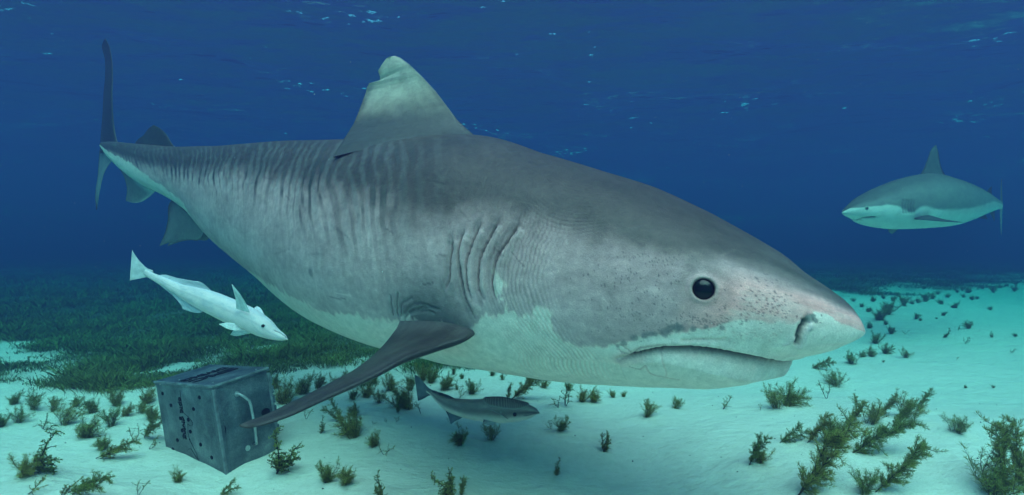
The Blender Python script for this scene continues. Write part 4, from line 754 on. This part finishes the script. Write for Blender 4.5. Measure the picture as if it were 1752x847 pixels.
def weed_proto(seed, kind):
    """unit-height plant: stems and the short branchlets round them; returns two meshes"""
    rg = np.random.RandomState(seed); SV, SF, LV, LF, LC = [], [], [], [], []
    def stem(pts, r0, r1):
        n = len(pts); T = np.gradient(pts, axis=0); T /= np.linalg.norm(T, axis=1)[:, None]; a = np.cross(T, [.3, .9, .1]); a /= np.linalg.norm(a, axis=1)[:, None]; b = np.cross(T, a)
        base = sum(len(q) for q in SV); rr = np.linspace(r0, r1, n)[:, None]
        SV.append(np.stack([pts+(a*math.cos(k*2.0944)+b*math.sin(k*2.0944))*rr for k in range(3)], 1).reshape(-1, 3)); SF.append(grid_faces(n, 3, True)+base)
    def leaves(pts, n, ln, wd, spread, lo=0.05):
        q = rg.uniform(lo, 1, n)**.85; x = cr(np.linspace(0, 1, len(pts)), pts, q); T = np.gradient(pts, axis=0); T /= np.linalg.norm(T, axis=1)[:, None]; t = cr(np.linspace(0, 1, len(pts)), T, q)
        d = t*(1-spread)+rg.normal(size=(n, 3))*spread; d[:, 2] += .15; d /= np.linalg.norm(d, axis=1)[:, None]; l = ln*rg.uniform(.5, 1.2, n)*(1.05-.45*q)
        s = np.cross(d, rg.normal(size=(n, 3))); s /= np.linalg.norm(s, axis=1)[:, None]; e = x+d*l[:, None]+np.c_[0*l, 0*l, l*.15]; m_ = x+d*(l*.5)[:, None]
        w = (wd*rg.uniform(.7, 1.3, n))[:, None]; base = sum(len(v) for v in LV); LV.append(np.stack([x, m_+s*w, e, m_-s*w], 1).reshape(-1, 3)); k = np.arange(n)*4+base
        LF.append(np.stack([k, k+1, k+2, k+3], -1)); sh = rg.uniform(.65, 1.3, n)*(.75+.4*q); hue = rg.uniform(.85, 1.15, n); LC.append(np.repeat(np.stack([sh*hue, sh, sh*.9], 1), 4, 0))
    def curve(p0, d, ln, wob, n=9, up=.3):
        pts = [np.array(p0, float)]; d = np.array(d, float)
        for _ in range(n-1): d = d+rg.normal(size=3)*wob+np.array([0, 0, up*.1]); d /= np.linalg.norm(d); pts.append(pts[-1]+d*ln/(n-1))
        return np.array(pts)
    if kind == 'bushy':
        for _ in range(rg.randint(9, 13)):
            a = rg.uniform(0, 6.28); sp = rg.uniform(.05, .32); c_ = curve((math.cos(a)*sp*.35, math.sin(a)*sp*.35, -.06), (math.cos(a)*sp, math.sin(a)*sp, 1), rg.uniform(.35, .92), .14); stem(c_, .007, .003); leaves(c_, 130, .17, .0042, .62, 0)
            for _ in range(2): j = rg.randint(2, 6); c2 = curve(c_[j], (rg.normal(), rg.normal(), 1), rg.uniform(.25, .45), .18, 6); stem(c2, .006, .003); leaves(c2, 46, .15, .004, .62)
    elif kind == 'knob':
        for h_ in [1]+[rg.uniform(.35, .7) for _ in range(rg.randint(2, 4))]:
            c_ = curve((rg.normal()*.03, rg.normal()*.03, -.04), (rg.normal()*.22, rg.normal()*.22, 1), h_, .12, 12); stem(c_, .015, .006)
            for j in range(2, 12):
                for _ in range(2): c2 = curve(c_[j], (rg.normal(), rg.normal(), .6), rg.uniform(.10, .22)*(1.15-.05*j), .2, 5); stem(c2, .008, .004); leaves(c2, 12, .06, .010, .7)
            leaves(c_, 60, .07, .010, .75)
    elif kind == 'twig':
        for _ in range(rg.randint(2, 4)):
            c_ = curve((0, 0, -.04), (rg.normal()*.45, rg.normal()*.3, 1), rg.uniform(.6, 1.05), .2, 9); stem(c_, .013, .006); leaves(c_, 45, .10, .009, .7, .2)
            for _ in range(3): j = rg.randint(2, 8); c2 = curve(c_[j], (rg.normal(), rg.normal(), .4), rg.uniform(.15, .35), .25, 6); stem(c2, .008, .004); leaves(c2, 18, .08, .009, .7)
    else:   # feathery plume: one long arching axis with side branches full of branchlets
        for h_ in [1, rg.uniform(.7, .95)]:
            c_ = curve((rg.normal()*.02, rg.normal()*.02, -.04), (rg.normal()*.08, rg.normal()*.08, 1), h_, .07, 14, 0); stem(c_, .011, .004); leaves(c_, 220, .10, .004, .6)
            for j in range(2, 14):
                for _ in range(3): c2 = curve(c_[j], (rg.normal(), rg.normal(), .7), rg.uniform(.10, .26), .2, 6); stem(c2, .005, .002); leaves(c2, 52, .085, .0036, .6)
    SVn, LVn = np.concatenate(SV), np.concatenate(LV)
    ms_ = mesh_np('stem', SVn, [np.concatenate(SF)], np.ones_like(SVn)); ml = mesh_np('fronds', LVn, [np.concatenate(LF)], np.clip(np.concatenate(LC), 0, 1)*1.0, False)
    ms_.materials.append(stemm); ml.materials.append(weed); return ms_, ml
PROTO = {k: [weed_proto(100*j+i, k) for i in range(n)] for j, (k, n) in enumerate((('bushy', 6), ('knob', 4), ('twig', 4), ('plume', 4)))}
rg = np.random.RandomState(7); KN = {'bushy': 'bushy_seaweed', 'knob': 'knobbly_seaweed', 'twig': 'seaweed_sprig', 'plume': 'feathery_seaweed'}
made = {}
def plant(px, py, hpx, kind, lean, label, group=None, wide=1., parts=True, cat='seaweed'):
    x, y, z = ground_at(px, py); h_ = hpx/F*y/max(.45, math.cos(R(lean))); ms_, ml = PROTO[kind][rg.randint(len(PROTO[kind]))]
    M_ = Matrix.Translation((x, y, z)) @ Matrix.Rotation(R(lean), 4, 'Y') @ Matrix.Rotation(rg.uniform(-.25, .25), 4, 'X') @ Matrix.Rotation(rg.uniform(0, 6.28), 4, 'Z') @ Matrix.Diagonal((h_*wide, h_*wide, h_, 1))
    if parts:
        r = empty(KN[kind], (0, 0, 0)); link('stem', ms_, r); link('fronds', ml, r)
    else:
        key = ('j', kind, ml.name)
        if key not in made:
            a_ = np.array([v.co for v in ms_.vertices]); b_ = np.array([v.co for v in ml.vertices]); f3_ = np.array([list(q.vertices) for q in ms_.polygons]); f4_ = np.array([list(q.vertices) for q in ml.polygons])+len(a_)
            me = mesh_np('seaweed_tuft', np.concatenate([a_, b_]), [f3_, f4_], np.full((len(a_)+len(b_), 3), .75), False); me.materials.append(weed); made[key] = me
        r = link('seaweed_tuft', made[key])
    r.matrix_world = M_; tag(r, label, cat, group); return r
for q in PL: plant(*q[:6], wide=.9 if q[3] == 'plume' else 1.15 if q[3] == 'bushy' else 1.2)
ORD = ['first', 'second', 'third', 'fourth', 'fifth', 'sixth', 'seventh', 'eighth', 'ninth', 'tenth', 'eleventh', 'twelfth', 'thirteenth', 'fourteenth']
for i_, (x, y, h_) in enumerate(sorted(FAR)):
    plant(x, y, h_, 'bushy', rg.uniform(-8, 14), 'dark weed tuft, %s from the %s in the far row' % ((ORD[i_], 'left') if i_ < 14 else (ORD[len(FAR)-1-i_], 'right')), 'far weed tufts at the sand\'s edge', 1.15, False)
for x, y, h_, k_, lb in MIDP: plant(x, y, h_, k_, 35 if 'end of the creeping' in lb else rg.uniform(-6, 12), lb, None, 1.15, False)
for lo_, hi_, where in ((0, 450, 'left of the metal box'), (450, 750, 'between metal box and dark fish'), (750, 1100, 'behind the dark grey fish')):
    for i_, (x, y) in enumerate(sorted(b for b in BORD if lo_ <= b[0] < hi_)): plant(x, y, rg.uniform(24, 42) if x < 750 else rg.uniform(14, 24), 'bushy', rg.uniform(-10, 14), '%s dim bush along the meadow edge %s' % (ORD[i_], where), 'bushes along the meadow edge', 1.1, False)
# ---------------------------------------------------------------- the weed meadow (uncountable)
n = 60000; uu = rg.uniform(-1.5, 1.5, n); dd = 1/rg.uniform(1/26., 1/1.9, n); x = uu*dd; y = dd
e = meadow_edge(x, y)+.12*fbm(x*1.5, y*1.5, 0, 77, 4); patch = meadow_patch(x, y, e)
keep = (e > 0)&(patch > .05+.85*rg.rand(n)); x, y = x[keep], y[keep]; n = len(x); z = height(x, y)
hh = (.045+.055*rg.rand(n))*(1+.35*fbm(x*2, y*2, 0, 88))*(.45+1.1*sm(-.5, .6, vnoise(x*4.5, y*3, 0, 99)))*np.clip(y/5, 1, 1.4)*.72; B = 14
V = []; Cc = []
for b_ in range(B):
    a_ = rg.uniform(0, 6.28, n); sp = rg.uniform(.2, 1.3, n)*hh; w_ = .0016*np.clip(y/2.2, 1, 7)*rg.uniform(.7, 1.4, n); f_ = rg.uniform(.4, 1, n); bx, by = x+rg.normal(size=n)*.03*np.clip(y/3, 1, 4), y+rg.normal(size=n)*.03*np.clip(y/3, 1, 4)
    tx, ty = bx+np.cos(a_)*sp, by+np.sin(a_)*sp; pa = rg.uniform(0, 3.14, n); wx_, wy_ = np.cos(pa)*w_, np.sin(pa)*w_
    mxx, myy = (bx+tx)/2, (by+ty)/2; V.append(np.stack([np.c_[bx, by, z-.01], np.c_[mxx+wx_, myy+wy_, z+hh*f_*.55], np.c_[tx, ty, z+hh*f_], np.c_[mxx-wx_, myy-wy_, z+hh*f_*.5]], 1))
    s_ = rg.uniform(.5, 1.3, n); cb = np.array([.13, .175, .05])*s_[:, None]*np.array([1, 1, 1]); cb *= (.75+.5*sm(-.6, .6, fbm(x*3.5, y*2.5, 0, 92)))[:, None]; cb[:, 0] *= 1+.4*fbm(x*.7, y*.7, 0, 90); Cc.append(np.repeat(cb[:, None], 4, 1))
V = np.concatenate(V).reshape(-1, 3); Cc = np.concatenate(Cc).reshape(-1, 3); k = np.arange(len(V)//4)*4
mm, nt, p, N, L = nodes('meadow_weed'); p.inputs['Roughness'].default_value = .8; p.inputs['Specular IOR Level'].default_value = .1; a = N('ShaderNodeAttribute'); a.attribute_name = 'pigment'; nn = noise_node(nt, 3, 4)
L(mul(nt, a.outputs['Color'], ramp(nt, nn, [(.3, (.7, .75, .8)), (.7, (1.15, 1.1, 1))])), p.inputs['Base Color'])
tag(link('weed_meadow', mesh_np('weed_meadow', V, [np.stack([k, k+1, k+2, k+3], -1)], Cc, False), None, mm), 'dark green meadow of low seaweed covering the seabed behind the pale sand', 'seaweed', kind='stuff')
# ---------------------------------------------------------------- drifting specks and scraps on the sand
def crumbs(name, label, P_, r_, mat, kind='stuff'):
    o_ = np.array([(1, 0, 0), (-1, 0, 0), (0, 1, 0), (0, -1, 0), (0, 0, 1), (0, 0, -1)], float); f_ = np.array([(0, 2, 4), (2, 1, 4), (1, 3, 4), (3, 0, 4), (2, 0, 5), (1, 2, 5), (3, 1, 5), (0, 3, 5)])
    V = (P_[:, None]+o_[None]*r_[:, None, None]*rg.uniform(.5, 1.4, (len(P_), 6, 1))).reshape(-1, 3); Fa = (f_[None]+np.arange(len(P_))[:, None, None]*6).reshape(-1, 3)
    tag(link(name, mesh_np(name, V, [Fa]), None, mat), label, 'particles', kind=kind)
n = 420; d3 = rg.uniform(.9, 6, n); Pp = np.c_[rg.uniform(-1.1, 1.1, n)*d3, d3, CAM_H+rg.uniform(-.3, .5, n)*d3]; Pp = Pp[Pp[:, 2] > .15]
crumbs('drifting_specks', 'tiny pale specks drifting in the water', Pp, rg.uniform(.0006, .0014, len(Pp))*np.clip(Pp[:, 1]/2, .7, 2), plain('speck', (.6, .62, .6), .9))
n = 260; d3 = rg.uniform(1.7, 6, n); xx = rg.uniform(-1., 1.1, n)*d3; ok_ = meadow_edge(xx, d3) < 0; xx, d3 = xx[ok_], d3[ok_]
crumbs('sand_litter', 'dark crumbs of dead weed strewn over the sand', np.c_[xx, d3, height(xx, d3)+.001], rg.uniform(.0015, .0045, len(xx)), plain('litter', (.06, .055, .04), .9))
